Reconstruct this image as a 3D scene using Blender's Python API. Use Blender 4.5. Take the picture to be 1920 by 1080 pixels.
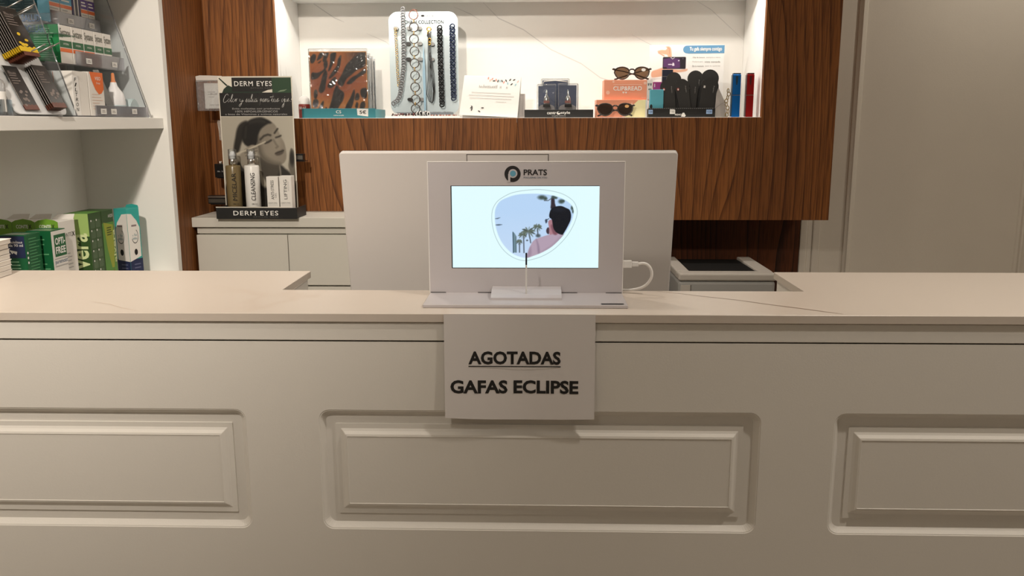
import bpy, bmesh, math, random
import numpy as np
from mathutils import Vector, Matrix
random.seed(7)
for o in list(bpy.data.objects): bpy.data.objects.remove(o)
S = bpy.context.scene
C = S.collection
R = math.radians
PI = math.pi

# ------------------------------------------------------------------ camera
EYE = 1.36
cam = bpy.data.objects.new('camera', bpy.data.cameras.new('camera'))
C.objects.link(cam)
cam.data.sensor_width = 36.0
cam.data.lens = 36.0 * 1600.0 / 1920.0
cam.data.clip_start = 0.02
yaw, pitch, roll = R(1.68), R(10.95), R(-0.14)
cam.matrix_world = (Matrix.Translation((0, 0, EYE)) @ Matrix.Rotation(yaw, 4, 'Z')
                    @ Matrix.Rotation(PI / 2 - pitch, 4, 'X') @ Matrix.Rotation(roll, 4, 'Z'))
S.camera = cam

# ------------------------------------------------------------------ light and exposure
S.view_settings.view_transform = 'Standard'
S.view_settings.look = 'None'
S.view_settings.gamma = 1.0
S.view_settings.use_curve_mapping = False
S.view_settings.exposure = 0.0
W = bpy.data.worlds.new('world'); S.world = W; W.use_nodes = True
W.node_tree.nodes['Background'].inputs[0].default_value = (1.0, 0.9, 0.78, 1)
W.node_tree.nodes['Background'].inputs[1].default_value = 0.05
CEIL = 2.55
# recessed downlights, some unseen ones added as fill light: x, y, watts, cone degrees
DOWNLIGHTS = [(0.86, 0.74, 44, 140), (-0.95, -0.9, 12, 160), (0.9, -1.1, 10, 160),
              (-0.44, 1.84, 18, 140), (1.9, 0.9, 26, 160), (1.70, 2.74, 19, 150)]
# aimed track spotlight: position, target, watts, cone degrees
TRACK = ((-0.58, 0.0, 2.44), (-1.28, 2.50, 1.45), 178, 96)
WARM = (1.0, 0.90, 0.78)
LED_WATTS = 5.2
LED_COL = (1.0, 0.94, 0.85)


# ------------------------------------------------------------------ helpers: colour and materials
def lin(c):
    if isinstance(c, str):
        c = tuple(int(c[i:i + 2], 16) for i in (0, 2, 4))
    return tuple(((v / 255) / 12.92 if v / 255 <= 0.04045 else ((v / 255 + 0.055) / 1.055) ** 2.4) for v in c)


MATS = {}


def mat(name, rgb, rough=0.5, metal=0.0, spec=0.5, bump=0.0, bscale=200.0, var=0.0, vscale=8.0, emit=0.0, coat=0.0):
    if name in MATS: return MATS[name]
    m = bpy.data.materials.new(name); m.use_nodes = True
    nt = m.node_tree; b = nt.nodes['Principled BSDF']
    col = lin(rgb) + (1,)
    b.inputs['Base Color'].default_value = col
    b.inputs['Roughness'].default_value = rough
    b.inputs['Metallic'].default_value = metal
    b.inputs['Specular IOR Level'].default_value = spec
    b.inputs['Coat Weight'].default_value = coat
    if emit:
        b.inputs['Emission Color'].default_value = col
        b.inputs['Emission Strength'].default_value = emit
    tc = nt.nodes.new('ShaderNodeTexCoord')
    if var:
        n = nt.nodes.new('ShaderNodeTexNoise'); n.inputs['Scale'].default_value = vscale; n.inputs['Detail'].default_value = 4
        nt.links.new(tc.outputs['Object'], n.inputs['Vector'])
        mx = nt.nodes.new('ShaderNodeMix'); mx.data_type = 'RGBA'
        mx.inputs[6].default_value = tuple(v * (1 - var) for v in col[:3]) + (1,)
        mx.inputs[7].default_value = tuple(min(1, v * (1 + var)) for v in col[:3]) + (1,)
        nt.links.new(n.outputs['Fac'], mx.inputs[0]); nt.links.new(mx.outputs[2], b.inputs['Base Color'])
    if bump:
        n = nt.nodes.new('ShaderNodeTexNoise'); n.inputs['Scale'].default_value = bscale; n.inputs['Detail'].default_value = 3
        nt.links.new(tc.outputs['Object'], n.inputs['Vector'])
        bp = nt.nodes.new('ShaderNodeBump'); bp.inputs['Strength'].default_value = bump; bp.inputs['Distance'].default_value = 0.002
        nt.links.new(n.outputs['Fac'], bp.inputs['Height']); nt.links.new(bp.outputs['Normal'], b.inputs['Normal'])
    MATS[name] = m
    return m


def clear_mat(name, tint=(245, 248, 250), gloss=0.12, rough=0.05, bump=0.0, bscale=20.0, haze=0.0, hazecol=(225, 225, 228)):
    """thin clear plastic: transparent + glossy reflection + a little milky haze"""
    if name in MATS: return MATS[name]
    m = bpy.data.materials.new(name); m.use_nodes = True
    nt = m.node_tree; nt.nodes.remove(nt.nodes['Principled BSDF']); out = nt.nodes['Material Output']
    tr = nt.nodes.new('ShaderNodeBsdfTransparent'); tr.inputs[0].default_value = lin(tint) + (1,)
    gl = nt.nodes.new('ShaderNodeBsdfGlossy'); gl.inputs['Roughness'].default_value = rough
    df = nt.nodes.new('ShaderNodeBsdfDiffuse'); df.inputs[0].default_value = lin(hazecol) + (1,)
    m1 = nt.nodes.new('ShaderNodeMixShader'); m1.inputs[0].default_value = haze
    m2 = nt.nodes.new('ShaderNodeMixShader')
    fr = nt.nodes.new('ShaderNodeFresnel'); fr.inputs[0].default_value = 1.45
    mm = nt.nodes.new('ShaderNodeMath'); mm.operation = 'MULTIPLY'; mm.inputs[1].default_value = gloss / 0.04
    cl = nt.nodes.new('ShaderNodeMath'); cl.operation = 'MINIMUM'; cl.inputs[1].default_value = 0.8
    nt.links.new(fr.outputs[0], mm.inputs[0]); nt.links.new(mm.outputs[0], cl.inputs[0])
    nt.links.new(tr.outputs[0], m1.inputs[1]); nt.links.new(df.outputs[0], m1.inputs[2])
    nt.links.new(cl.outputs[0], m2.inputs[0]); nt.links.new(m1.outputs[0], m2.inputs[1]); nt.links.new(gl.outputs[0], m2.inputs[2])
    nt.links.new(m2.outputs[0], out.inputs[0])
    if bump:
        tc = nt.nodes.new('ShaderNodeTexCoord')
        n = nt.nodes.new('ShaderNodeTexNoise'); n.inputs['Scale'].default_value = bscale; n.inputs['Distortion'].default_value = 1.5
        nt.links.new(tc.outputs['Object'], n.inputs['Vector'])
        bp = nt.nodes.new('ShaderNodeBump'); bp.inputs['Strength'].default_value = bump; bp.inputs['Distance'].default_value = 0.01
        nt.links.new(n.outputs['Fac'], bp.inputs['Height'])
        nt.links.new(bp.outputs['Normal'], gl.inputs['Normal']); nt.links.new(bp.outputs['Normal'], fr.inputs['Normal'])
    MATS[name] = m
    return m


def wood_mat(name, dark, mid, light, seed=0.0):
    if name in MATS: return MATS[name]
    m = bpy.data.materials.new(name); m.use_nodes = True
    nt = m.node_tree; b = nt.nodes['Principled BSDF']; L = nt.links.new
    N = nt.nodes.new
    tc = N('ShaderNodeTexCoord')
    mp = N('ShaderNodeMapping'); mp.inputs['Location'].default_value = (seed, seed * .7, seed * 1.3)
    mp.inputs['Scale'].default_value = (1.25, 1.25, 0.2); L(tc.outputs['Object'], mp.inputs[0])
    g1 = N('ShaderNodeTexNoise'); g1.inputs['Scale'].default_value = 2.6; g1.inputs['Detail'].default_value = 1.2; g1.inputs['Roughness'].default_value = 0.4; L(mp.outputs[0], g1.inputs[0])
    sp = N('ShaderNodeSeparateXYZ'); L(tc.outputs['Object'], sp.inputs[0])
    ad = N('ShaderNodeMath'); ad.operation = 'ADD'; L(sp.outputs[0], ad.inputs[0]); L(sp.outputs[1], ad.inputs[1])
    mul = N('ShaderNodeMath'); mul.operation = 'MULTIPLY_ADD'; mul.inputs[1].default_value = 19.0; L(g1.outputs['Fac'], mul.inputs[0])
    m4 = N('ShaderNodeMath'); m4.operation = 'MULTIPLY'; m4.inputs[1].default_value = 36.0; L(ad.outputs[0], m4.inputs[0]); L(m4.outputs[0], mul.inputs[2])
    wv = N('ShaderNodeMath'); wv.operation = 'FRACT'; L(mul.outputs[0], wv.inputs[0])
    mp2 = N('ShaderNodeMapping'); mp2.inputs['Scale'].default_value = (330, 330, 9); L(tc.outputs['Object'], mp2.inputs[0])
    pn = N('ShaderNodeTexNoise'); pn.inputs['Scale'].default_value = 1.0; pn.inputs['Detail'].default_value = 2; L(mp2.outputs[0], pn.inputs[0])
    mp3 = N('ShaderNodeMapping'); mp3.inputs['Scale'].default_value = (5, 5, 1.2); mp3.inputs['Location'].default_value = (seed, 0, 0); L(tc.outputs['Object'], mp3.inputs[0])
    bn = N('ShaderNodeTexNoise'); bn.inputs['Scale'].default_value = 1.0; bn.inputs['Detail'].default_value = 3; L(mp3.outputs[0], bn.inputs[0])
    r1 = N('ShaderNodeValToRGB')
    e = r1.color_ramp.elements
    e[0].position = 0.0; e[0].color = lin(dark) + (1,)
    e[1].position = 1.0; e[1].color = lin(light) + (1,)
    k = e.new(0.20); k.color = lin(mid) + (1,)
    L(wv.outputs[0], r1.inputs[0])
    r2 = N('ShaderNodeValToRGB'); r2.color_ramp.elements[0].position = 0.38; r2.color_ramp.elements[1].position = 0.55
    r2.color_ramp.elements[0].color = (0.45, 0.42, 0.4, 1); r2.color_ramp.elements[1].color = (1, 1, 1, 1)
    L(pn.outputs['Fac'], r2.inputs[0])
    r3 = N('ShaderNodeValToRGB'); r3.color_ramp.elements[0].position = 0.3; r3.color_ramp.elements[1].position = 0.72
    r3.color_ramp.elements[0].color = (0.66, 0.62, 0.6, 1); r3.color_ramp.elements[1].color = (1.12, 1.1, 1.05, 1)
    L(bn.outputs['Fac'], r3.inputs[0])
    a = N('ShaderNodeMix'); a.data_type = 'RGBA'; a.blend_type = 'MULTIPLY'; a.inputs[0].default_value = 0.75
    L(r1.outputs[0], a.inputs[6]); L(r2.outputs[0], a.inputs[7])
    c = N('ShaderNodeMix'); c.data_type = 'RGBA'; c.blend_type = 'MULTIPLY'; c.inputs[0].default_value = 1.0
    L(a.outputs[2], c.inputs[6]); L(r3.outputs[0], c.inputs[7])
    L(c.outputs[2], b.inputs['Base Color'])
    b.inputs['Roughness'].default_value = 0.55
    b.inputs['Specular IOR Level'].default_value = 0.3
    bp = N('ShaderNodeBump'); bp.inputs['Strength'].default_value = 0.25; bp.inputs['Distance'].default_value = 0.001
    L(pn.outputs['Fac'], bp.inputs['Height']); L(bp.outputs['Normal'], b.inputs['Normal'])
    MATS[name] = m
    return m


def marble_mat(name, base, vein, rough=0.3, scale=1.0, loc=(0, 0, 0), rot=(0, 0, 0), amount=0.8, cloud=0.06, width=0.02):
    """pale marble: veins are thin level lines of a distorted noise field"""
    if name in MATS: return MATS[name]
    m = bpy.data.materials.new(name); m.use_nodes = True
    nt = m.node_tree; b = nt.nodes['Principled BSDF']; L = nt.links.new; N = nt.nodes.new
    tc = N('ShaderNodeTexCoord'); mp = N('ShaderNodeMapping')
    mp.inputs['Location'].default_value = loc; mp.inputs['Rotation'].default_value = rot
    mp.inputs['Scale'].default_value = (scale, scale * 0.4, scale); L(tc.outputs['Object'], mp.inputs[0])
    n = N('ShaderNodeTexNoise'); n.inputs['Scale'].default_value = 1.6; n.inputs['Detail'].default_value = 5; n.inputs['Distortion'].default_value = 0.6
    L(mp.outputs[0], n.inputs[0])
    s = N('ShaderNodeMath'); s.operation = 'SUBTRACT'; s.inputs[1].default_value = 0.5; L(n.outputs['Fac'], s.inputs[0])
    ab = N('ShaderNodeMath'); ab.operation = 'ABSOLUTE'; L(s.outputs[0], ab.inputs[0])
    rp = N('ShaderNodeValToRGB'); rp.color_ramp.elements[0].position = 0.0; rp.color_ramp.elements[1].position = width
    rp.color_ramp.elements[0].color = (1, 1, 1, 1); rp.color_ramp.elements[1].color = (0, 0, 0, 1); L(ab.outputs[0], rp.inputs[0])
    n2 = N('ShaderNodeTexNoise'); n2.inputs['Scale'].default_value = 2.5; n2.inputs['Detail'].default_value = 2; L(mp.outputs[0], n2.inputs[0])
    r2 = N('ShaderNodeValToRGB'); r2.color_ramp.elements[0].position = 0.45; r2.color_ramp.elements[1].position = 0.65; L(n2.outputs['Fac'], r2.inputs[0])
    mu = N('ShaderNodeMath'); mu.operation = 'MULTIPLY'; L(rp.outputs[0], mu.inputs[0]); L(r2.outputs[0], mu.inputs[1])
    mu2 = N('ShaderNodeMath'); mu2.operation = 'MULTIPLY'; mu2.inputs[1].default_value = amount; L(mu.outputs[0], mu2.inputs[0])
    c1 = N('ShaderNodeMix'); c1.data_type = 'RGBA'
    bl = lin(base)
    c1.inputs[6].default_value = bl + (1,); c1.inputs[7].default_value = tuple(v * (1 - cloud * 2) for v in bl) + (1,)
    L(n2.outputs['Fac'], c1.inputs[0])
    mx = N('ShaderNodeMix'); mx.data_type = 'RGBA'; mx.inputs[7].default_value = lin(vein) + (1,)
    L(c1.outputs[2], mx.inputs[6]); L(mu2.outputs[0], mx.inputs[0])
    L(mx.outputs[2], b.inputs['Base Color'])
    b.inputs['Roughness'].default_value = rough
    MATS[name] = m
    return m


def attr_mat(name, rough=0.4, emit=0.0, spec=0.4):
    if name in MATS: return MATS[name]
    m = bpy.data.materials.new(name); m.use_nodes = True
    nt = m.node_tree; b = nt.nodes['Principled BSDF']
    a = nt.nodes.new('ShaderNodeAttribute'); a.attribute_name = 'print'
    if emit:
        b.inputs['Base Color'].default_value = (0.01, 0.01, 0.01, 1)
        nt.links.new(a.outputs['Color'], b.inputs['Emission Color']); b.inputs['Emission Strength'].default_value = emit
    else:
        nt.links.new(a.outputs['Color'], b.inputs['Base Color'])
    b.inputs['Roughness'].default_value = rough
    b.inputs['Specular IOR Level'].default_value = spec
    MATS[name] = m
    return m


# ------------------------------------------------------------------ helpers: meshes and objects
def V(*a): return Vector(a)


class MB:
    """collects geometry in the thing's own coordinates; build() links it as ONE mesh object"""
    def __init__(s): s.bm = bmesh.new()

    def quad(s, pts):
        f = s.bm.faces.new([s.bm.verts.new(p) for p in pts]); return f

    def box(s, x0, x1, y0, y1, z0, z1, bev=0.0, seg=2, M=None):
        t = bmesh.new()
        v = [t.verts.new(p) for p in ((x0, y0, z0), (x1, y0, z0), (x1, y1, z0), (x0, y1, z0), (x0, y0, z1), (x1, y0, z1), (x1, y1, z1), (x0, y1, z1))]
        for f in ((3, 2, 1, 0), (4, 5, 6, 7), (0, 1, 5, 4), (1, 2, 6, 5), (2, 3, 7, 6), (3, 0, 4, 7)): t.faces.new([v[i] for i in f])
        if bev: bmesh.ops.bevel(t, geom=t.edges[:], offset=bev, segments=seg, affect='EDGES', profile=0.5)
        s.merge(t, M); return s

    def merge(s, t, M=None):
        if M is not None: bmesh.ops.transform(t, matrix=M, verts=t.verts)
        mp = {v: s.bm.verts.new(v.co) for v in t.verts}
        for f in t.faces:
            try:
                g = s.bm.faces.new([mp[v] for v in f.verts]); g.smooth = f.smooth
            except ValueError: pass
        t.free()

    def prism(s, pts, o, u, v, n, h, bev=0.0, smooth=False):
        """outline pts (a,b) in the frame o,u,v pushed by h along n"""
        o, u, v, n = Vector(o), Vector(u), Vector(v), Vector(n)
        t = bmesh.new()
        A = [t.verts.new(o + u * a + v * b) for a, b in pts]
        B = [t.verts.new(o + u * a + v * b + n * h) for a, b in pts]
        k = len(pts)
        t.faces.new(A[::-1]); t.faces.new(B)
        for i in range(k):
            f = t.faces.new((A[i], A[(i + 1) % k], B[(i + 1) % k], B[i])); f.smooth = smooth
        bmesh.ops.recalc_face_normals(t, faces=t.faces)
        if bev: bmesh.ops.bevel(t, geom=[e for e in t.edges if abs((e.verts[0].co - e.verts[1].co).dot(n)) < 1e-6], offset=bev, segments=2, affect='EDGES')
        s.merge(t); return s

    def tube(s, pts, r, seg=8, closed=False, caps=True):
        pts = [Vector(p) for p in pts]; k = len(pts)
        rs = r if isinstance(r, (list, tuple)) else [r] * k
        rings = []; prev = None
        for i, p in enumerate(pts):
            if closed: d = pts[(i + 1) % k] - pts[i - 1]
            else: d = pts[min(i + 1, k - 1)] - pts[max(i - 1, 0)]
            d.normalize()
            if prev is None:
                a = V(0, 0, 1) if abs(d.z) < 0.9 else V(1, 0, 0)
                x = d.cross(a).normalized()
            else:
                x = (prev - d * prev.dot(d)).normalized()
            prev = x; y = d.cross(x)
            rings.append([s.bm.verts.new(p + (x * math.cos(2 * PI * j / seg) + y * math.sin(2 * PI * j / seg)) * rs[i]) for j in range(seg)])
        for i in range(k if closed else k - 1):
            a, b = rings[i], rings[(i + 1) % k]
            for j in range(seg):
                f = s.bm.faces.new((a[j], a[(j + 1) % seg], b[(j + 1) % seg], b[j])); f.smooth = True
        if not closed and caps:
            s.bm.faces.new(rings[0][::-1]); s.bm.faces.new(rings[-1])
        return s

    def lathe(s, prof, c=(0, 0, 0), seg=24):
        c = Vector(c); rings = []
        for r, z in prof:
            if r < 1e-6: rings.append([s.bm.verts.new(c + V(0, 0, z))])
            else: rings.append([s.bm.verts.new(c + V(r * math.cos(2 * PI * j / seg), r * math.sin(2 * PI * j / seg), z)) for j in range(seg)])
        for a, b in zip(rings, rings[1:]):
            for j in range(seg):
                q = [a[j % len(a)], a[(j + 1) % len(a)], b[(j + 1) % len(b)], b[j % len(b)]]
                q = list(dict.fromkeys(q))
                if len(q) > 2:
                    f = s.bm.faces.new(q); f.smooth = True
        return s

    def torus(s, c, R_, r, M=None, seg=24, tseg=6, sx=1.0, sy=1.0):
        """ring in the local XZ plane (seen from -Y), optional matrix about its centre"""
        c = Vector(c); pts = []
        for i in range(seg):
            a = 2 * PI * i / seg
            p = V(R_ * sx * math.cos(a), 0, R_ * sy * math.sin(a))
            if M is not None: p = M @ p
            pts.append(c + p)
        return s.tube(pts, r, tseg, closed=True)

    def build(s, name, m, parent=None, sharp=True, kind=None):
        bm = s.bm
        bmesh.ops.remove_doubles(bm, verts=bm.verts, dist=1e-6)
        me = bpy.data.meshes.new(name); bm.to_mesh(me); bm.free()
        o = bpy.data.objects.new(name, me); C.objects.link(o)
        for k in (m if isinstance(m, (list, tuple)) else [m]): me.materials.append(k)
        if parent is not None:
            o.parent = parent
        else:
            co = np.array([v.co[:] for v in me.vertices])
            lo, hi = co.min(0), co.max(0)
            org = Vector(((lo[0] + hi[0]) / 2, (lo[1] + hi[1]) / 2, lo[2]))
            me.transform(Matrix.Translation(-org)); o.location = org
        if kind: o['kind'] = kind
        return o


def tag(o, label, cat, group=None):
    o['label'] = label; o['category'] = cat
    if group: o['group'] = group
    return o


def thing(name, label, cat, loc=(0, 0, 0), rotz=0.0, group=None):
    o = bpy.data.objects.new(name, None); C.objects.link(o)
    o.empty_display_size = 0.02
    o.location = loc; o.rotation_euler = (0, 0, rotz)
    return tag(o, label, cat, group)


def struct(o): o['kind'] = 'structure'; return o


class Fr:
    """a flat frame: origin o, unit u (right), v (up), n (towards the viewer), size su x sv"""
    def __init__(s, o, u, v, n, su, sv): s.o, s.u, s.v, s.n, s.su, s.sv = Vector(o), Vector(u).normalized(), Vector(v).normalized(), Vector(n).normalized(), su, sv

    def p(s, a, b, lift=0.0004): return s.o + s.u * a + s.v * b + s.n * lift


def face_frame(w, d, h, face):
    return {'front': Fr((-w / 2, -d / 2, 0), (1, 0, 0), (0, 0, 1), (0, -1, 0), w, h),
            'right': Fr((w / 2, -d / 2, 0), (0, 1, 0), (0, 0, 1), (1, 0, 0), d, h),
            'top': Fr((-w / 2, -d / 2, h), (1, 0, 0), (0, 1, 0), (0, 0, 1), w, d)}[face]


def decal(fr, rect, m, parent, name='printed_patch', lift=0.0004, frac=True):
    a0, b0, a1, b1 = rect
    if frac: a0, a1, b0, b1 = a0 * fr.su, a1 * fr.su, b0 * fr.sv, b1 * fr.sv
    t = MB(); t.quad([fr.p(a0, b0, lift), fr.p(a1, b0, lift), fr.p(a1, b1, lift), fr.p(a0, b1, lift)])
    return t.build(name, m, parent)


def shape(fr, pts, m, parent, name='printed_shape', lift=0.0005, frac=True):
    t = MB()
    P_ = [fr.p(a * (fr.su if frac else 1), b * (fr.sv if frac else 1), lift) for a, b in pts]
    t.quad(P_)
    bmesh.ops.triangulate(t.bm, faces=t.bm.faces[:])
    return t.build(name, m, parent)


def circle(cx, cy, rx, ry=None, n=20, a0=0, a1=360):
    ry = rx if ry is None else ry
    return [(cx + rx * math.cos(R(a0 + (a1 - a0) * i / n)), cy + ry * math.sin(R(a0 + (a1 - a0) * i / n))) for i in range(n + (0 if a1 - a0 == 360 else 1))]


def rrect(x0, y0, x1, y1, r, n=6):
    o = []
    for cx, cy, a in ((x1 - r, y0 + r, -90), (x1 - r, y1 - r, 0), (x0 + r, y1 - r, 90), (x0 + r, y0 + r, 180)):
        o += [(cx + r * math.cos(R(a + 90 * i / n)), cy + r * math.sin(R(a + 90 * i / n))) for i in range(n + 1)]
    return o


def text(fr, rect, s, m, parent, bold=0.0, shear=0.0, vertical=False, name='lettering', lift=0.0006, frac=True, space=1.0):
    """flat lettering fitted into rect of the frame; vertical = reads upwards"""
    a0, b0, a1, b1 = rect
    if frac: a0, a1, b0, b1 = a0 * fr.su, a1 * fr.su, b0 * fr.sv, b1 * fr.sv
    cu = bpy.data.curves.new('t', 'FONT'); cu.body = s; cu.size = 1.0; cu.offset = bold; cu.shear = shear
    cu.resolution_u = 3; cu.fill_mode = 'FRONT'; cu.space_character = space
    o = bpy.data.objects.new('t', cu); C.objects.link(o)
    dg = bpy.context.evaluated_depsgraph_get(); dg.update()
    me = bpy.data.meshes.new_from_object(o.evaluated_get(dg))
    bpy.data.objects.remove(o); bpy.data.curves.remove(cu)
    me.name = name
    n = len(me.vertices); co = np.empty(n * 3); me.vertices.foreach_get('co', co); co = co.reshape(-1, 3)
    lo, hi = co.min(0), co.max(0)
    q = (co - lo) / np.maximum(hi - lo, 1e-9)
    x, y = (1 - q[:, 1], q[:, 0]) if vertical else (q[:, 0], q[:, 1])
    out = np.empty((n, 3))
    U, Vv, O = np.array(fr.u), np.array(fr.v), np.array(fr.o + fr.n * lift)
    out[:] = O + np.outer(a0 + x * (a1 - a0), U) + np.outer(b0 + y * (b1 - b0), Vv)
    me.vertices.foreach_set('co', out.ravel())
    me.materials.clear(); me.materials.append(m)
    ob = bpy.data.objects.new(name, me); C.objects.link(ob); ob.parent = parent
    return ob


# ------------------------------------------------------------------ helpers: flat printed pictures (drawn shapes as a colour attribute)
def crom(pts, n=6):
    k = len(pts); P_ = np.array(pts, float); o = []
    for i in range(k):
        a, b, c, d = P_[i - 1], P_[i], P_[(i + 1) % k], P_[(i + 2) % k]
        for j in range(n):
            t = j / n
            o.append(0.5 * (2 * b + (c - a) * t + (2 * a - 5 * b + 4 * c - d) * t * t + (3 * b - a - 3 * c + d) * t ** 3))
    return np.array(o)


class Cv:
    def __init__(s, w, h, rect, bg):
        s.w, s.h = w, h
        x0, y0, x1, y1 = rect
        s.X, s.Y = np.meshgrid(np.linspace(x0, x1, w), np.linspace(y0, y1, h))
        s.a = np.empty((h, w, 3)); s.a[:] = bg

    def mix(s, m, col):
        s.a = s.a * (1 - m[..., None]) + np.array(col, float) * m[..., None]

    def mask(s, pts, soft=4.0, smooth=True):
        P_ = crom(pts) if smooth else np.array(pts, float)
        m = np.zeros((s.h, s.w))
        lo, hi = P_.min(0) - soft, P_.max(0) + soft
        sel = (s.X >= lo[0]) & (s.X <= hi[0]) & (s.Y >= lo[1]) & (s.Y <= hi[1])
        x, y = s.X[sel], s.Y[sel]
        if x.size == 0: return m
        ins = np.zeros(x.shape, bool); dm = np.full(x.shape, 1e18)
        for a, b in zip(P_, np.roll(P_, -1, 0)):
            c = (a[1] > y) != (b[1] > y)
            with np.errstate(divide='ignore', invalid='ignore'):
                ins ^= c & (x < (b[0] - a[0]) * (y - a[1]) / (b[1] - a[1] + 1e-12) + a[0])
            d = b - a; L2 = d @ d + 1e-12
            t = np.clip(((x - a[0]) * d[0] + (y - a[1]) * d[1]) / L2, 0, 1)
            dm = np.minimum(dm, (x - a[0] - t * d[0]) ** 2 + (y - a[1] - t * d[1]) ** 2)
        sd = np.sqrt(dm) * np.where(ins, 1, -1)
        m[sel] = np.clip(sd / soft * 0.5 + 0.5, 0, 1)
        return m

    def poly(s, pts, col, soft=4.0, smooth=True, alpha=1.0): s.mix(s.mask(pts, soft, smooth) * alpha, col); return s

    def ell(s, cx, cy, rx, ry, col, soft=0.15, alpha=1.0):
        d = np.sqrt(((s.X - cx) / rx) ** 2 + ((s.Y - cy) / ry) ** 2)
        s.mix(np.clip((1 - d) / soft * 0.5 + 0.5, 0, 1) * alpha, col); return s

    def line(s, pts, wd, col, soft=3.0, alpha=1.0):
        dm = np.full(s.X.shape, 1e18)
        for a, b in zip(np.array(pts[:-1], float), np.array(pts[1:], float)):
            d = b - a; L2 = d @ d + 1e-12
            t = np.clip(((s.X - a[0]) * d[0] + (s.Y - a[1]) * d[1]) / L2, 0, 1)
            dm = np.minimum(dm, (s.X - a[0] - t * d[0]) ** 2 + (s.Y - a[1] - t * d[1]) ** 2)
        s.mix(np.clip((wd / 2 - np.sqrt(dm)) / soft * 0.5 + 0.5, 0, 1) * alpha, col); return s

    def build(s, fr, rect, m, parent, name='printed_picture', lift=0.0004, frac=True):
        a0, b0, a1, b1 = rect
        if frac: a0, a1, b0, b1 = a0 * fr.su, a1 * fr.su, b0 * fr.sv, b1 * fr.sv
        w, h = s.w, s.h
        gx, gy = np.meshgrid(np.linspace(a0, a1, w), np.linspace(b1, b0, h))
        O = np.array(fr.o + fr.n * lift)
        co = O + gx.reshape(-1, 1) * np.array(fr.u) + gy.reshape(-1, 1) * np.array(fr.v)
        i = (np.arange(h - 1)[:, None] * w + np.arange(w - 1)[None]).ravel()
        fc = np.stack([i + w, i + w + 1, i + 1, i], 1)
        me = bpy.data.meshes.new(name)
        me.vertices.add(len(co)); me.vertices.foreach_set('co', co.ravel())
        me.loops.add(fc.size); me.loops.foreach_set('vertex_index', fc.ravel().astype(np.int32))
        me.polygons.add(len(fc)); me.polygons.foreach_set('loop_start', np.arange(0, fc.size, 4, dtype=np.int32))
        me.update(calc_edges=True)
        at = me.color_attributes.new('print', 'FLOAT_COLOR', 'POINT')
        c = np.clip(s.a / 255, 0, 1).reshape(-1, 3)
        l = np.where(c <= 0.04045, c / 12.92, ((c + 0.055) / 1.055) ** 2.4)
        at.data.foreach_set('color', np.concatenate([l, np.ones((len(l), 1))], 1).ravel())
        me.materials.append(m)
        o = bpy.data.objects.new(name, me); C.objects.link(o); o.parent = parent
        return o


# ------------------------------------------------------------------ common materials
WALL = mat('wall_paint', (222, 215, 203), 0.75, bump=0.12, bscale=260, var=0.03)
CEILM = mat('ceiling_paint', (235, 232, 226), 0.9)
FLOORM = mat('floor_tile', (182, 172, 160), 0.45, var=0.06, vscale=3)
LACQ = mat('white_lacquer', (226, 222, 215), 0.55, bump=0.05, bscale=400, var=0.015)
SHELFW = mat('white_melamine', (243, 241, 236), 0.5, var=0.015)
GREYMEL = mat('grey_melamine', (218, 218, 208), 0.5, var=0.02)
WOOD = wood_mat('oak_veneer', (92, 52, 22), (140, 87, 42), (152, 97, 50))
WOOD2 = wood_mat('oak_veneer_b', (88, 49, 20), (134, 82, 39), (146, 92, 46), 3.7)
WHITEP = mat('white_plastic', (232, 230, 228), 0.4)
ACRW = mat('white_acrylic', (200, 195, 198), 0.22, coat=0.2)
BLACK = mat('black_card', (16, 15, 15), 0.5)
BLACKP = mat('black_plastic', (12, 12, 13), 0.3)
INK = mat('black_ink', (24, 22, 21), 0.7)
GREYINK = mat('grey_ink', (120, 118, 115), 0.7)
PALEINK = mat('pale_grey_ink', (176, 174, 172), 0.7)
WHITEINK = mat('white_ink', (238, 236, 232), 0.6)
PAPER = mat('white_paper', (238, 236, 233), 0.8, bump=0.05, bscale=300)
CREAM = mat('cream_card', (228, 222, 208), 0.6)
CHROME = mat('chrome', (210, 208, 204), 0.15, metal=1.0)
STEEL = mat('brushed_steel', (170, 168, 164), 0.3, metal=1.0)
GOLD = mat('gold_metal', (212, 168, 84), 0.25, metal=1.0)
CLEAR = clear_mat('clear_acrylic', gloss=0.05, haze=0.03)
CLEAREDGE = clear_mat('clear_acrylic_edge', tint=(205, 208, 212), gloss=0.06, haze=0.22)
SLEEVE = clear_mat('crinkled_clear_film', gloss=0.10, rough=0.06, bump=1.0, bscale=16, haze=0.02)
PRINT = attr_mat('colour_print', 0.4)
STICK = mat('price_sticker', (226, 224, 220), 0.6)
GREEN = mat('dark_green_print', (18, 96, 52), 0.45)
GREEN2 = mat('green_print', (32, 128, 72), 0.45)
ORANGE = mat('orange_print', (232, 112, 44), 0.45)
TEALP = mat('teal_print', (40, 130, 140), 0.4)
NAVY = mat('navy_print', (30, 40, 78), 0.45)
PURPLE = mat('purple_print', (92, 62, 140), 0.45)
SKYP = mat('sky_blue_print', (82, 160, 196), 0.45)


# ================================================================== THE SETTING
def wallbox(name, *a, m=WALL):
    t = MB(); t.box(*a); return struct(t.build(name, m))


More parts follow.
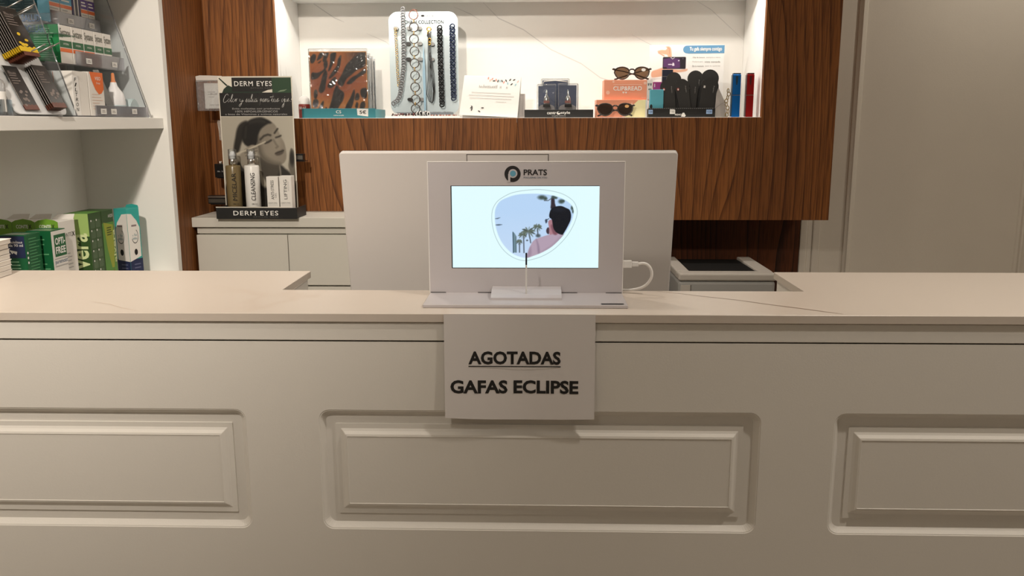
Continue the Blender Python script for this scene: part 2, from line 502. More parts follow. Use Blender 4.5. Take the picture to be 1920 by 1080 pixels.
BACK = 3.21
wallbox('floor', -1.5, 3.4, -2.8, 3.35, -0.06, 0.0, m=FLOORM)
wallbox('ceiling', -1.5, 3.4, -2.8, 3.35, CEIL, CEIL + 0.06, m=CEILM)
wallbox('wall_back', -1.5, 3.4, BACK, BACK + 0.12, 0, CEIL)
wallbox('wall_left', -1.52, -1.40, -2.8, BACK, 0, CEIL)
wallbox('wall_right', 3.3, 3.4, -2.8, BACK, 0, CEIL)
wallbox('wall_front', -1.4, 3.3, -2.9, -2.8, 0, CEIL)
# wooden cladding: the side return between shelving and niche, and the board behind the printer
wallbox('trim_1', -1.40, -1.104, 2.594, BACK, 0, CEIL, m=WOOD2)
wallbox('trim_2', -1.10, 0.982, 3.198, BACK, 0, 1.30, m=wood_mat('shaded_dark_oak', (44, 20, 8), (84, 43, 19), (100, 54, 25), 1.9))  # dark oak, its tone deepened to carry the shade of the recess


def moulding(name, x0, x1, z0, z1, w=0.034):
    """picture-frame moulding on the back wall: a stepped profile mitred round a rectangle"""
    prof = [(0, 0), (0.002, 0.007), (0.009, 0.010), (0.013, 0.016), (0.019, 0.014), (0.022, 0.006), (w - 0.004, 0.004), (w, 0)]
    t = MB(); loops = []
    for a, h in prof:
        loops.append([t.bm.verts.new((x, BACK - h, z)) for x, z in ((x0 + a, z0 + a), (x1 - a, z0 + a), (x1 - a, z1 - a), (x0 + a, z1 - a))])
    for A, B in zip(loops, loops[1:]):
        for i in range(4): t.bm.faces.new((A[i], A[(i + 1) % 4], B[(i + 1) % 4], B[i]))
    return struct(t.build(name, WALL))


moulding('trim_3', 1.146, 1.815, 0.32, 2.25)
moulding('trim_4', 1.98, 2.65, 0.32, 2.25)
t = MB()
t.box(0.984, 1.010, BACK - 0.014, BACK, 0, 2.3, 0.003); t.box(1.010, 1.030, BACK - 0.009, BACK, 0, 2.3, 0.003); t.box(1.030, 1.058, BACK - 0.013, BACK, 0, 2.3, 0.004)
struct(t.build('trim_5', WALL))
wallbox('baseboard_back', 1.058, 3.3, BACK - 0.015, BACK, 0, 0.12, m=WALL)

# recessed ceiling downlights, some of them added fill
DISC = mat('downlight_glow', (255, 240, 215), 0.5, emit=6.0)
for i, (x, y, wt, cone) in enumerate(DOWNLIGHTS):
    near = ['just in front of the counter', 'added as fill well in front of the counter by the left wall', 'added as fill well in front of the counter on its right half',
            'behind the counter near the shelving', 'added as fill out in the room past the counter end', 'close to the panelled back wall'][i]
    d = thing('ceiling_light', 'round recessed ceiling downlight ' + near, 'ceiling light', (x, y, CEIL - 0.012), 0, 'ceiling downlights')
    t = MB(); t.lathe([(0.040, 0.012), (0.040, 0.002), (0.052, 0.0), (0.058, 0.004), (0.058, 0.012)]); t.build('ring', WHITEP, d)
    t = MB(); t.lathe([(0, 0.009), (0.040, 0.009)]); t.build('diffuser', DISC, d)
    L = bpy.data.lights.new('downlight', 'SPOT'); L.energy = wt; L.color = WARM; L.shadow_soft_size = 0.035
    L.spot_size = R(cone); L.spot_blend = 0.9
    lo = bpy.data.objects.new('downlight_lamp', L); C.objects.link(lo); lo.parent = d; lo.location = (0, 0, -0.03)

tp, tgt, wt, cone = TRACK
tk = thing('track_spotlight', 'white cylindrical ceiling spotlight aimed at the side shelving', 'spotlight', (tp[0], tp[1], CEIL))
dv = (Vector(tgt) - Vector(tp)).normalized(); hv = Vector((0, 0, tp[2] - CEIL))
t = MB(); t.lathe([(0, 0), (0.04, 0), (0.04, -0.012), (0, -0.012)]); t.tube([(0, 0, -0.012), (0, 0, tp[2] - CEIL)], 0.008, 10); t.build('mount', WHITEP, tk)
t = MB(); t.tube([hv - dv * 0.10, hv - dv * 0.02, hv + dv * 0.035], [0.030, 0.034, 0.036], 20, caps=False); t.build('head', WHITEP, tk)
t = MB(); t.tube([hv - dv * 0.012, hv - dv * 0.010], 0.030, 20); t.build('reflector', DISC, tk)
L = bpy.data.lights.new('track_lamp', 'SPOT'); L.energy = wt; L.color = WARM; L.shadow_soft_size = 0.05; L.spot_size = R(cone); L.spot_blend = 1.0
lo = bpy.data.objects.new('track_lamp', L); C.objects.link(lo); lo.parent = tk
lo.location = hv + dv * 0.05; lo.rotation_euler = dv.to_track_quat('-Z', 'Y').to_euler()

# ================================================================== RECEPTION COUNTER
YF = 1.1625          # front board plane
ZT = 1.0985          # worktop upper face
cnt = thing('reception_counter', 'white panelled reception counter with raised rectangular panels', 'counter', (0, 1.34, 0))
OFF = Vector((0, 1.34, 0))


def local(mb, off):  # world-coordinate geometry to the thing's own coordinates
    bmesh.ops.translate(mb.bm, verts=mb.bm.verts, vec=-Vector(off)); return mb


CX0, CX1 = -1.098, 1.10
cells = [(CX0, -0.3656, -1.0517, -0.4188), (-0.3656, 0.3711, -0.3135, 0.3194), (0.3711, CX1, 0.4223, 1.0532)]
ZB, ZTF = 0.10, 1.0572
PZ0, PZ1 = 0.7713, 0.9561
prof = [(0.0, 0.0, .016), (0.0012, 0.0010, .015), (0.0020, 0.0010, .0145), (0.009, 0.0085, .010), (0.0225, 0.0085, .002), (0.0230, 0.0062, .0015),
        (0.0300, 0.0062, .0012), (0.0335, 0.0045, .001), (0.0375, 0.0012, .001), (0.0405, 0.0004, .001), (0.0410, 0.0012, .001)]
nc = 6
for ci, (c0, c1, x0, x1) in enumerate(cells):
    fb = MB(); loops = []

    def loop(mb, ins, dep, r):
        return [mb.bm.verts.new((x, YF + dep, z)) for x, z in rrect(x0 + ins, PZ0 + ins, x1 - ins, PZ1 - ins, max(r, 0.0008), nc)]
    # flat board around the panel
    first = loop(fb, 0, 0, prof[0][2])
    outer = []
    for k, (x, z) in enumerate(rrect(x0, PZ0, x1, PZ1, prof[0][2], nc)):
        q, j = divmod(k, nc + 1)
        cxn, czn = ((c1, ZB), (c1, ZTF), (c0, ZTF), (c0, ZB))[q]
        half = nc / 2
        if q in (0, 2): p = (x, czn) if j < half else ((cxn, z) if j > half else (cxn, czn))
        else: p = (cxn, z) if j < half else ((x, czn) if j > half else (cxn, czn))
        outer.append(fb.bm.verts.new((p[0], YF, p[1])))
    k = len(first)
    for i in range(k):
        a, b, c, d = outer[i], outer[(i + 1) % k], first[(i + 1) % k], first[i]
        fb.bm.faces.new((a, b, c, d))
    L0 = first
    for ins, dep, r in prof[1:5]:
        L1 = loop(fb, ins, dep, r)
        for i in range(k): f = fb.bm.faces.new((L0[i], L0[(i + 1) % k], L1[(i + 1) % k], L1[i])); 
        L0 = L1
    # back and edges of the board
    fb.box(c0, c1, YF + 0.012, YF + 0.022, ZB, ZTF)
    local(fb, OFF).build('front_board', LACQ, cnt)
    rp = MB(); L0 = loop(rp, *prof[4])
    for ins, dep, r in prof[5:]:
        L1 = loop(rp, ins, dep, r)
        for i in range(k): f = rp.bm.faces.new((L0[i], L0[(i + 1) % k], L1[(i + 1) % k], L1[i]))
        L0 = L1
    rp.bm.faces.new(L0)
    local(rp, OFF).build('raised_panel', LACQ, cnt)
t = MB(); t.box(CX0, CX1, YF, YF + 0.020, 1.0587, 1.0853, 0.0008, 1); local(t, OFF).build('frieze_board', LACQ, cnt)
t = MB(); t.box(CX0, CX1, YF + 0.004, YF + 0.022, 1.0572, 1.0862); local(t, OFF).build('shadow_gap_strip', mat('gap_grey', (120, 112, 100), 0.8), cnt)
t = MB(); t.box(CX0, CX1, YF + 0.02, YF + 0.04, 0, 0.10); local(t, OFF).build('plinth', LACQ, cnt)
for sx in (CX0, CX1 - 0.02):
    t = MB(); t.box(sx, sx + 0.02, YF + 0.022, 1.50, 0, 1.0862); local(t, OFF).build('end_panel', LACQ, cnt)
for a, b in ((-0.430, -0.412), (0.426, 0.444)):
    t = MB(); t.box(a, b, 1.30, 1.50, 0.0, 1.0862); local(t, OFF).build('inner_panel', LACQ, cnt)
t = MB(); t.box(-0.412, 0.426, 1.300, 1.316, 0, 1.0862); local(t, OFF).build('back_board', LACQ, cnt)
dk = thing('staff_desk', 'plain white desk behind the counter carrying the computer', 'desk', (0.007, 1.63, 0))
t = MB(); t.box(-0.412, 0.426, 1.512, 2.06, 0.715, 0.74, 0.002); local(t, (0.007, 1.63, 0)).build('desk_top', LACQ, dk)
for sx in (-0.41, 0.404):
    t = MB(); t.box(sx, sx + 0.02, 1.53, 1.90, 0, 0.715); local(t, (0.007, 1.63, 0)).build('desk_leg', LACQ, dk)

# worktop: U-shaped porcelain slab with a notch for the computer
TOPM = marble_mat('porcelain_top', (213, 202, 191), (176, 150, 128), rough=0.38, scale=0.9, loc=(2.3, 0.4, 0), rot=(0, 0, 0.5), amount=0.25, cloud=0.05, width=0.012)
wt = thing('worktop', 'cream marbled porcelain worktop with a notch, lying on the counter', 'worktop', (0, 1.34, 1.0862))
outl = [(-1.105, 1.159), (1.105, 1.159), (1.105, 1.5065), (0.4212, 1.5065), (0.4212, 1.3288), (-0.4075, 1.3288), (-0.4075, 1.5065), (-1.105, 1.5065)]
t = MB(); t.prism([(x, y) for x, y in outl], (0, 0, 1.0862), (1, 0, 0), (0, 1, 0), (0, 0, 1), ZT - 1.0862)
bmesh.ops.bevel(t.bm, geom=t.bm.edges[:], offset=0.0007, segments=1, affect='EDGES')
local(t, (0, 1.34, 1.0862)).build('slab', TOPM, wt)
VEIN = mat('marble_vein', (128, 104, 86), 0.45)
VEIN2 = mat('marble_vein_pale', (196, 176, 158), 0.45)
wf = Fr((0, 0, ZT - 1.0862), (1, 0, 0), (0, 1, 0), (0, 0, 1), 1, 1)


def vein(pts, wds, m):
    up = [(x, y - 1.34 + w / 2) for (x, y), w in zip(pts, wds)]; dn = [(x, y - 1.34 - w / 2) for (x, y), w in zip(pts, wds)]
    tt = MB()
    for i in range(len(pts) - 1):
        tt.quad([wf.p(*dn[i], .00015), wf.p(*dn[i + 1], .00015), wf.p(*up[i + 1], .00015), wf.p(*up[i], .00015)])
    tt.build('marble_vein', m, wt)


vp = [(0.19, 1.327), (0.225, 1.308), (0.262, 1.283), (0.30, 1.262), (0.335, 1.233), (0.372, 1.207), (0.40, 1.186), (0.425, 1.167)]
vein(vp, [.0006, .0016, .0026, .003, .004, .0046, .004, .001], VEIN)
vein([(-0.665, 1.232), (-0.63, 1.215), (-0.60, 1.190), (-0.57, 1.172)], [.0006, .0016, .0018, .0006], VEIN2)

# ================================================================== A5 SIGN TAPED TO THE COUNTER
sg = thing('paper_sign', 'white paper sign reading AGOTADAS GAFAS ECLIPSE hanging from the counter edge', 'sign', (-0.0237, 1.1535, 0.9479))
nx, nz = 24, 18


def sheet_y(u, q): return 0.0045 - 0.0035 * q ** 2 + 0.0012 * math.cos(u * 5) * q + 0.0008 * math.sin(u * 9 + 1) * q


t = MB(); g = []
for j in range(nz + 1):
    z = 0.1505 * (1 - j / nz); row = []
    for i in range(nx + 1):
        u = i / nx - 0.5
        y = sheet_y(u, j / nz)
        zz = z - (0.0022 * math.cos(u * PI) if j == nz else 0.0022 * math.cos(u * PI) * (j / nz) ** 6)
        row.append(t.bm.verts.new((u * 0.2115, y, zz)))
    g.append(row)
for j in range(nz):
    for i in range(nx):
        f = t.bm.faces.new((g[j + 1][i], g[j + 1][i + 1], g[j][i + 1], g[j][i])); f.smooth = True
t.build('sheet', mat('sign_paper', (220, 215, 213), 0.85), sg)
sf = Fr((-0.1055, 0.0, 0.0), (1, 0, 0), (0, 0, 1), (0, -1, 0), 0.211, 0.1505)
sign_ink = [text(sf, (0.0337, 0.0785, 0.1633, 0.0975), 'AGOTADAS', INK, sg, bold=0.034, frac=False),
            decal(sf, (0.0337, 0.0750, 0.1633, 0.0764), INK, sg, name='underline', frac=False),
            text(sf, (0.0078, 0.0362, 0.1885, 0.0556), 'GAFAS ECLIPSE', INK, sg, bold=0.034, frac=False)]
for o in sign_ink:
    for v in o.data.vertices: v.co.y = sheet_y(v.co.x / 0.2115, 1 - v.co.z / 0.1505) - 0.0004

# ================================================================== LENS BRAND SCREEN DISPLAY
dp = thing('counter_display', 'white acrylic counter display with a lit screen and lens brand logo', 'display', (-0.0165, 1.29, ZT))
# panel: A4 landscape with a window for the screen
PW, PH = 0.2945, 0.2040
fx0, fx1, fz0, fz1 = -0.1135, 0.1105, 0.0430, 0.1690
t = MB()
t.box(-PW / 2, fx0, -0.003, 0.003, 0.0, PH); t.box(fx1, PW / 2, -0.003, 0.003, 0.0, PH)
t.box(fx0, fx1, -0.003, 0.003, 0.0, fz0); t.box(fx0, fx1, -0.003, 0.003, fz1, PH)
bmesh.ops.remove_doubles(t.bm, verts=t.bm.verts, dist=1e-6)
pn = t.build('front_panel', ACRW, dp)
EDGE = mat('acrylic_edge_highlight', (246, 244, 242), 0.25)  # whiter than the panel: edge highlight put into the colour
for a, b, c, d in ((-PW / 2 - 0.0011, -PW / 2, 0.005, PH), (PW / 2, PW / 2 + 0.0011, 0.005, PH), (-PW / 2 - 0.0011, PW / 2 + 0.0011, PH, PH + 0.0010)):
    t = MB(); t.box(a, b, -0.0034, 0.003, c, d, 0.0003, 1); t.build('polished_edge_highlight', EDGE, dp)
ff = Fr((0, -0.003, 0), (1, 0, 0), (0, 0, 1), (0, -1, 0), 1, 1)
t = MB(); t.box(fx0 - 0.008, fx1 + 0.008, 0.0032, 0.020, fz0 - 0.008, fz1 + 0.008, 0.003); t.build('screen_housing', WHITEP, dp)
SCR = mat('lit_screen', (226, 252, 255), 0.2, emit=1.0)
SCR.node_tree.nodes['Principled BSDF'].inputs['Base Color'].default_value = (0.02, 0.02, 0.02, 1)
t = MB(); t.box(fx0, fx1, -0.0008, 0.003, fz0, fz1); sc = t.build('screen', SCR, dp)
t = MB(); t.box(fx0 - .0001, fx0 + .0014, -0.0028, -0.0009, fz0, fz1); t.box(fx0, fx1, -0.0028, -0.0009, fz0 - .0001, fz0 + .0008); t.box(fx0, fx1, -0.0028, -0.0009, fz1 - .0008, fz1); t.build('screen_bezel', BLACKP, dp)
# picture on the screen: a lens-shaped window with a man looking at palm trees
bgc = (226, 252, 255)
lens = [(600, 155), (760, 155), (930, 175), (1060, 220), (1150, 280), (1190, 350), (1185, 440), (1140, 560), (1060, 680), (930, 810), (800, 890), (690, 935), (600, 962), (500, 945), (400, 895), (300, 790), (240, 680), (205, 560), (195, 440), (205, 340), (260, 250), (370, 195), (480, 165)]
ringp = [(600, 110), (760, 102), (940, 125), (1080, 170), (1190, 250), (1235, 350), (1230, 440), (1180, 570), (1090, 710), (950, 850), (800, 940), (640, 990), (540, 995), (430, 960), (330, 890), (250, 790), (190, 660), (160, 520), (158, 400), (185, 310), (250, 230), (380, 155), (490, 125)]
cv = Cv(230, 200, (140, 80, 1260, 1015), (184, 213, 245))
cv.mix(np.clip((cv.Y - 350) / 700, 0, 1) * 0.6, (206, 222, 244))
cv.poly([(420, 625), (445, 650), (470, 690), (472, 895), (424, 895)], (112, 138, 150), smooth=False)
cv.line([(425, 640), (430, 895)], 12, (60, 84, 98)); cv.line([(460, 700), (463, 893)], 8, (84, 104, 112))


def palm(cx, cy, r, n, trunk, col=(74, 84, 80)):
    cv.line(trunk, 13, (70, 76, 84), 5)
    for i in range(n):
        a = 2 * PI * i / n + 0.3
        ex, ey = cx + r * math.cos(a), cy + r * 0.75 * math.sin(a)
        cv.poly([(cx, cy - 8), ((cx + ex) / 2, (cy + ey) / 2 - 16), (ex, ey + 10), ((cx + ex) / 2, (cy + ey) / 2 + 10)], (96, 108, 96) if i % 3 else col, 6)


palm(620, 630, 95, 11, [(625, 640), (640, 700), (650, 770)])
palm(545, 670, 55, 9, [(560, 690), (565, 895)]); palm(735, 570, 62, 9, [(738, 590), (742, 670)]); palm(505, 755, 42, 8, [(507, 770), (508, 890)])
cv.ell(745, 680, 30, 22, (80, 92, 100), 0.4); cv.ell(605, 740, 14, 10, (90, 100, 106), 0.4)
cv.poly([(195, 465), (235, 455), (265, 452), (230, 470)], (96, 112, 128), 5); cv.poly([(195, 545), (240, 535), (290, 540), (240, 553)], (90, 106, 122), 5)
cv.poly([(910, 205), (945, 200), (955, 270), (965, 330), (905, 340), (905, 280)], (52, 44, 54), 6)
for x, y, rx, ry in ((790, 200, 48, 26), (835, 215, 24, 20), (935, 195, 26, 18), (965, 205, 22, 14), (1035, 250, 34, 26), (1060, 245, 18, 14), (1175, 330, 18, 30), (1185, 375, 12, 22)):
    cv.ell(x, y, rx, ry, (66, 82, 78), 0.5)
cv.line([(820, 240), (870, 240), (920, 205)], 9, (84, 92, 98))
cv.poly([(605, 985), (620, 880), (650, 800), (690, 740), (760, 705), (930, 655), (1010, 650), (1100, 690), (1060, 800), (800, 960)], (178, 158, 176), 5)
cv.poly([(605, 985), (618, 890), (650, 820), (660, 900), (640, 960)], (158, 138, 158), 14)
cv.poly([(720, 720), (735, 800), (745, 900), (765, 890), (750, 790)], (140, 122, 144), 14); cv.poly([(800, 890), (930, 800), (1040, 690), (1090, 700), (900, 900)], (156, 136, 154), 25)
cv.poly([(872, 505), (900, 478), (935, 490), (960, 560), (1000, 655), (930, 662), (888, 662), (884, 590)], (172, 124, 134), 5)
cv.poly([(905, 560), (930, 545), (985, 655), (940, 660)], (128, 84, 96), 10)
cv.poly([(850, 600), (868, 575), (884, 590), (882, 655), (862, 655), (848, 630)], (66, 52, 62), 5)
cv.poly([(832, 480), (852, 470), (862, 500), (845, 525), (834, 505)], (62, 74, 92), 4); cv.line([(855, 480), (880, 465)], 8, (40, 44, 54))
cv.poly([(885, 410), (905, 350), (950, 318), (1030, 306), (1095, 330), (1140, 355), (1160, 410), (1155, 480), (1120, 560), (1075, 640), (1050, 668), (985, 645), (945, 600), (928, 540), (918, 480), (888, 450)], (17, 21, 30), 4)
cv.ell(1000, 350, 60, 25, (38, 42, 54), 0.9, 0.6)
mk = cv.mask(lens, 5); pic = cv.a.copy(); cv.a[:] = bgc
cv.line([tuple(p) for p in crom(ringp)] + [ringp[0]], 5, (150, 170, 175), 3)
cv.a = cv.a * (1 - mk[..., None]) + pic * mk[..., None]
SCP = attr_mat('screen_picture', 0.2, emit=1.0)
# photo px -> panel: 200 px crop from x=900,y=340 at 6.75 per px
sx = lambda px: (900 + px / 6.75 - 961.0) * 0.000802 - 0.0201
sxx = (fx1 - fx0) / 1875.0  # 1875 crop units span the lit screen
x0s = fx0 + (140 + (900 - 846.5) * 6.75) * sxx; x1s = fx0 + (1260 + (900 - 846.5) * 6.75) * sxx
zz = (fz1 - fz0) / 1043.0; z1s = fz1 - (80 - 52) * zz; z0s = fz1 - (1015 - 52) * zz
cv.build(Fr((0, -0.0008, 0), (1, 0, 0), (0, 0, 1), (0, -1, 0), 1, 1), (x0s, z0s, x1s, z1s), SCP, sc, 'screen_picture', frac=False, lift=0.0003)
# logo: dark ring, blue pupil, stem of the letter, words
LOGO = mat('logo_ink', (34, 32, 34), 0.5); BLUEINK = mat('logo_blue', (96, 158, 184), 0.5)
ox, oz = -0.0200, 0.1865
ring = MB(); A = circle(0, 0, 0.0121, n=40); B = circle(0, 0, 0.0066, n=40)
for i in range(40):
    j = (i + 1) % 40
    ring.quad([ff.p(ox + A[i][0], oz + A[i][1], .0004), ff.p(ox + A[j][0], oz + A[j][1], .0004), ff.p(ox + B[j][0] + .0006, oz + B[j][1] + .0006, .0004), ff.p(ox + B[i][0] + .0006, oz + B[i][1] + .0006, .0004)])
lg = ring.build('logo_ring', LOGO, pn)
shape(ff, [(ox + .0006 + a, oz + .0006 + b) for a, b in circle(0, 0, .0066)], ACRW, pn, 'logo_white', frac=False, lift=0.0006)
shape(ff, [(ox - .0066, oz - .0122), (ox - .0034, oz - .0124), (ox - .0034, oz), (ox - .0066, oz)], ACRW, pn, 'logo_stem', frac=False, lift=0.0008)
shape(ff, [(ox + .0006 + a, oz + .0006 + b) for a, b in circle(0, 0, .0044)], BLUEINK, pn, 'logo_pupil', frac=False, lift=0.0010)
text(ff, (-0.0034, 0.1845, 0.0315, 0.1932), 'PRATS', LOGO, pn, bold=0.02, frac=False)
text(ff, (-0.0034, 0.1800, 0.0315, 0.1822), 'FOCUSING ON YOU', mat('logo_blue_dark', (66, 92, 112), 0.5), pn, bold=0.01, frac=False)
# base plate, lens block, pin
t = MB(); t.box(-0.1475, 0.1475, -0.0925, 0.010, 0, 0.005, 0.0008, 1)
t.build('base_plate', ACRW, dp)
for a, b in ((-0.1465, -0.1230), (-0.0735, -0.0515), (0.0540, 0.0790), (0.1225, 0.1465)):
    t = MB(); t.box(a, b, -0.0042, -0.0028, 0.0044, 0.0058); t.build('slot_gap', BLACK, dp)
blk = [(-0.0585, 0.0), (-0.0035, 0.0), (-0.0035, 0.0105), (-0.030, 0.0105), (-0.050, 0.0065), (-0.0575, 0.003)]
t = MB(); t.prism([(y, z) for y, z in blk], (-0.0510, 0, 0.005), (0, 1, 0), (0, 0, 1), (1, 0, 0), 0.1045)
t.build('lens_block', ACRW, dp)
t = MB(); t.box(0.0, 0.0024, -0.0465, -0.0450, 0.0100, 0.0555, 0.0003, 1); t.build('lens_pin', WHITEP, dp)
t = MB(); t.box(-0.0001, 0.0025, -0.0466, -0.0449, 0.0555, 0.0735, 0.0003, 1); t.build('pin_tip', mat('pin_dark', (40, 44, 58), 0.4), dp)
df = Fr((0, 0, 0.005), (1, 0, 0), (0, 1, 0), (0, 0, 1), 1, 1)
decal(df, (0.1095, -0.0885, 0.1420, -0.0815), LOGO, dp, 'base_label', frac=False)

# USB lead of the display
uc = thing('usb_cable', 'white USB cable plugged into the side of the counter display', 'cable', (0.1325, 1.295, ZT))
t = MB(); t.box(0.0000, 0.0130, -0.003, 0.003, 0.0430, 0.0545, 0.001); t.box(0.0130, 0.0235, -0.0022, 0.0022, 0.0450, 0.0525, 0.0012); t.build('plug', WHITEP, uc)
pts = [(0.023, 0, 0.0488), (0.030, 0.0005, 0.0500), (0.037, 0.001, 0.0478), (0.042, 0.002, 0.0420), (0.0445, 0.003, 0.0340), (0.0435, 0.004, 0.0255), (0.038, 0.006, 0.0165), (0.029, 0.009, 0.0100), (0.018, 0.014, 0.0062), (0.008, 0.020, 0.0040), (-0.01, 0.026, 0.0030), (-0.04, 0.026, 0.0026)]
cr = [tuple(x) for x in pts]
sm = []
for i in range(len(cr) - 1):
    a, b, c, d = [np.array(cr[max(0, min(len(cr) - 1, j))]) for j in (i - 1, i, i + 1, i + 2)]
    for j in range(4):
        q = j / 4; sm.append(tuple(0.5 * (2 * b + (c - a) * q + (2 * a - 5 * b + 4 * c - d) * q * q + (3 * b - a - 3 * c + d) * q ** 3)))
t = MB(); t.tube(sm, 0.0022, 10); t.build('lead', WHITEP, uc)

# ================================================================== ALL-IN-ONE COMPUTER BEHIND THE COUNTER
mon = thing('computer_monitor', 'large white all-in-one computer seen from behind in the worktop notch', 'monitor', (-0.0495, 1.58, 0.74))
t_ang = R(11.5)
MW, MH = 0.571, 0.345
# frame of the tilted shell: bottom edge behind, top leaning to the customer
mo = V(0, 1.4497 - 1.58 + MH * math.sin(t_ang), 1.3120 - 0.74 - MH * math.cos(t_ang))
mu_, mv_, mn_ = V(1, 0, 0), V(0, -math.sin(t_ang), math.cos(t_ang)), V(0, -math.cos(t_ang), -math.sin(t_ang))
MONM = mat('monitor_shell', (204, 199, 196), 0.38)
t = MB(); t.prism(rrect(-MW / 2, 0, MW / 2, MH, 0.006, 5), mo - mn_ * 0.012, mu_, mv_, mn_, 0.012, bev=0.002, smooth=True); t.build('back_shell', MONM, mon)
t = MB(); t.prism(rrect(-MW / 2 - 0.001, -0.012, MW / 2 + 0.0015, MH - 0.002, 0.005, 4), mo - mn_ * 0.021, mu_, mv_, mn_, 0.0088); t.build('bezel', BLACKP, mon)
t = MB(); t.prism(rrect(-MW / 2 + 0.008, 0.002, MW / 2 - 0.008, MH - 0.010, 0.003, 3), mo - mn_ * 0.0222, mu_, mv_, mn_, 0.0012); t.build('screen', mat('screen_glass', (8, 9, 12), 0.1), mon)
# pop-up camera lid: a thin gap outline with the lid inside
t = MB()
for a, b, c, d in ((-0.0693, 0.318, -0.0681, MH - 0.0035), (0.0681, 0.318, 0.0693, MH - 0.0035), (-0.0693, MH - 0.0047, 0.0693, MH - 0.0035)):
    t.prism([(a, b), (c, b), (c, d), (a, d)], mo, mu_, mv_, mn_, 0.0003)
t.build('lid_gap', mat('gap_shadow', (92, 86, 80), 0.8), mon)
t = MB(); t.prism(rrect(-0.0678, 0.30, 0.0678, MH - 0.0050, 0.002, 3), mo, mu_, mv_, mn_, 0.0006); t.build('camera_lid', MONM, mon)
t = MB(); t.prism(rrect(-0.03, -0.02, 0.03, 0.12, 0.006, 4), mo - mn_ * 0.05, mu_, mv_, mn_, 0.03); t.box(-0.028, 0.028, 0.03, 0.06, 0.01, 0.26, 0.006); t.build('stand_neck', MONM, mon)
t = MB(); t.box(-0.11, 0.11, -0.064, 0.13, 0.0, 0.012, 0.004); t.build('stand_foot', MONM, mon)

# ================================================================== WALL-HUNG WOODEN NICHE CABINET
NB = 3.2; NF = 2.90; NZ = 1.377; NT = 1.785; NL, NR = -0.867, 0.741
BX0, BX1 = -1.1035, 0.9835; BZ0, BZ1 = 1.035, 2.12
nc_ = thing('display_cabinet', 'oak veneered wall cabinet with a lit white display niche', 'cabinet', (0, 3.05, BZ0))
no = (0, 3.05, BZ0)
NICHE = mat('niche_white', (247, 246, 243), 0.6)
MARB = marble_mat('niche_marble', (236, 233, 228), (150, 146, 142), rough=0.45, scale=1.7, loc=(0.4, 0.2, 1.1), rot=(0.3, 0.75, 0.2), amount=0.0, cloud=0.02, width=0.010)


def cpart(name, m, *a, bev=0.0006):
    t = MB(); t.box(*a, bev, 1); return local(t, no).build(name, m, nc_)


cpart('side_stile', WOOD, BX0, NL, NF, NF + 0.02, BZ0, BZ1)
cpart('side_stile', WOOD2, NR, BX1, NF, NF + 0.02, BZ0, BZ1)
cpart('bottom_board', WOOD, NL, -0.068, NF, NF + 0.02, BZ0, NZ - 0.0006)
cpart('bottom_board', WOOD2, -0.0675, NR, NF, NF + 0.02, BZ0, NZ - 0.0006)
cpart('top_board', WOOD, NL, NR, NF, NF + 0.02, 1.815, BZ1)
cpart('underside', WOOD2, BX0, BX1, NF + 0.02, NB - 0.003, BZ0, BZ0 + 0.018)
cpart('cabinet_top', WOOD2, BX0, BX1, NF + 0.02, NB, BZ1 - 0.018, BZ1)
cpart('cabinet_side', WOOD2, BX1 - 0.02, BX1, NF + 0.02, NB - 0.003, BZ0 + 0.018, BZ1 - 0.018)
cpart('niche_floor', NICHE, NL, NR, NF + 0.001, NB, NZ - 0.016, NZ)
cpart('niche_wall', NICHE, NL - 0.016, NL, NF + 0.0205, NB, NZ, 1.86)
cpart('niche_wall', NICHE, NR, NR + 0.016, NF + 0.0205, NB, NZ, 1.86)
cpart('marble_back', MARB, NL, NR, NB - 0.0005, NB + 0.0075, NZ, NT + 0.02)
cpart('niche_ceiling', NICHE, NL, NR, 2.985, NB, NT, NT + 0.012)
cpart('light_slot_top', NICHE, NL, NR, NF + 0.0205, 2.985, 1.822, 1.83)
BV = mat('niche_vein', (206, 203, 200), 0.5); mbk = [o for o in nc_.children if o.name.startswith('marble_back')][0]
for pts, wd in (([(-0.83, 1.80), (-0.78, 1.765), (-0.735, 1.735), (-0.70, 1.72)], .004), ([(-0.20, 1.79), (-0.14, 1.73), (-0.05, 1.69), (0.05, 1.62), (0.16, 1.57), (0.23, 1.52), (0.30, 1.50)], .004),
                ([(0.34, 1.67), (0.44, 1.62), (0.50, 1.585), (0.56, 1.56), (0.62, 1.50)], .003), ([(-0.62, 1.68), (-0.55, 1.65), (-0.50, 1.61), (-0.47, 1.56)], .003), ([(0.56, 1.79), (0.62, 1.755), (0.66, 1.72), (0.74, 1.65)], .003), ([(-0.30, 1.77), (-0.24, 1.745), (-0.20, 1.72)], .003)):
    t = MB()
    for i in range(len(pts) - 1):
        w0 = wd * (0.25 if i == 0 else 1) / 2; w1 = wd * (0.25 if i == len(pts) - 2 else 1) / 2; (xa, za), (xb, zb) = pts[i], pts[i + 1]
        t.quad([(xa, NB - 0.0008, za - w0), (xb, NB - 0.0008, zb - w1), (xb, NB - 0.0008, zb + w1), (xa, NB - 0.0008, za + w0)])
    local(t, no).build('marble_vein', BV, mbk)
LEDM = mat('led_strip_glow', (255, 244, 224), 0.5, emit=8.0)
cpart('led_strip', LEDM, NL + 0.01, NR - 0.01, 2.944, 2.952, 1.812, 1.816)
L = bpy.data.lights.new('led_light', 'AREA'); L.shape = 'RECTANGLE'; L.size = NR - NL - 0.03; L.size_y = 0.008; L.energy = LED_WATTS; L.color = LED_COL
lo = bpy.data.objects.new('led_lamp', L); C.objects.link(lo); lo.parent = nc_; lo.location = ((NL + NR) / 2, 2.948 - 3.05, 1.808 - BZ0)

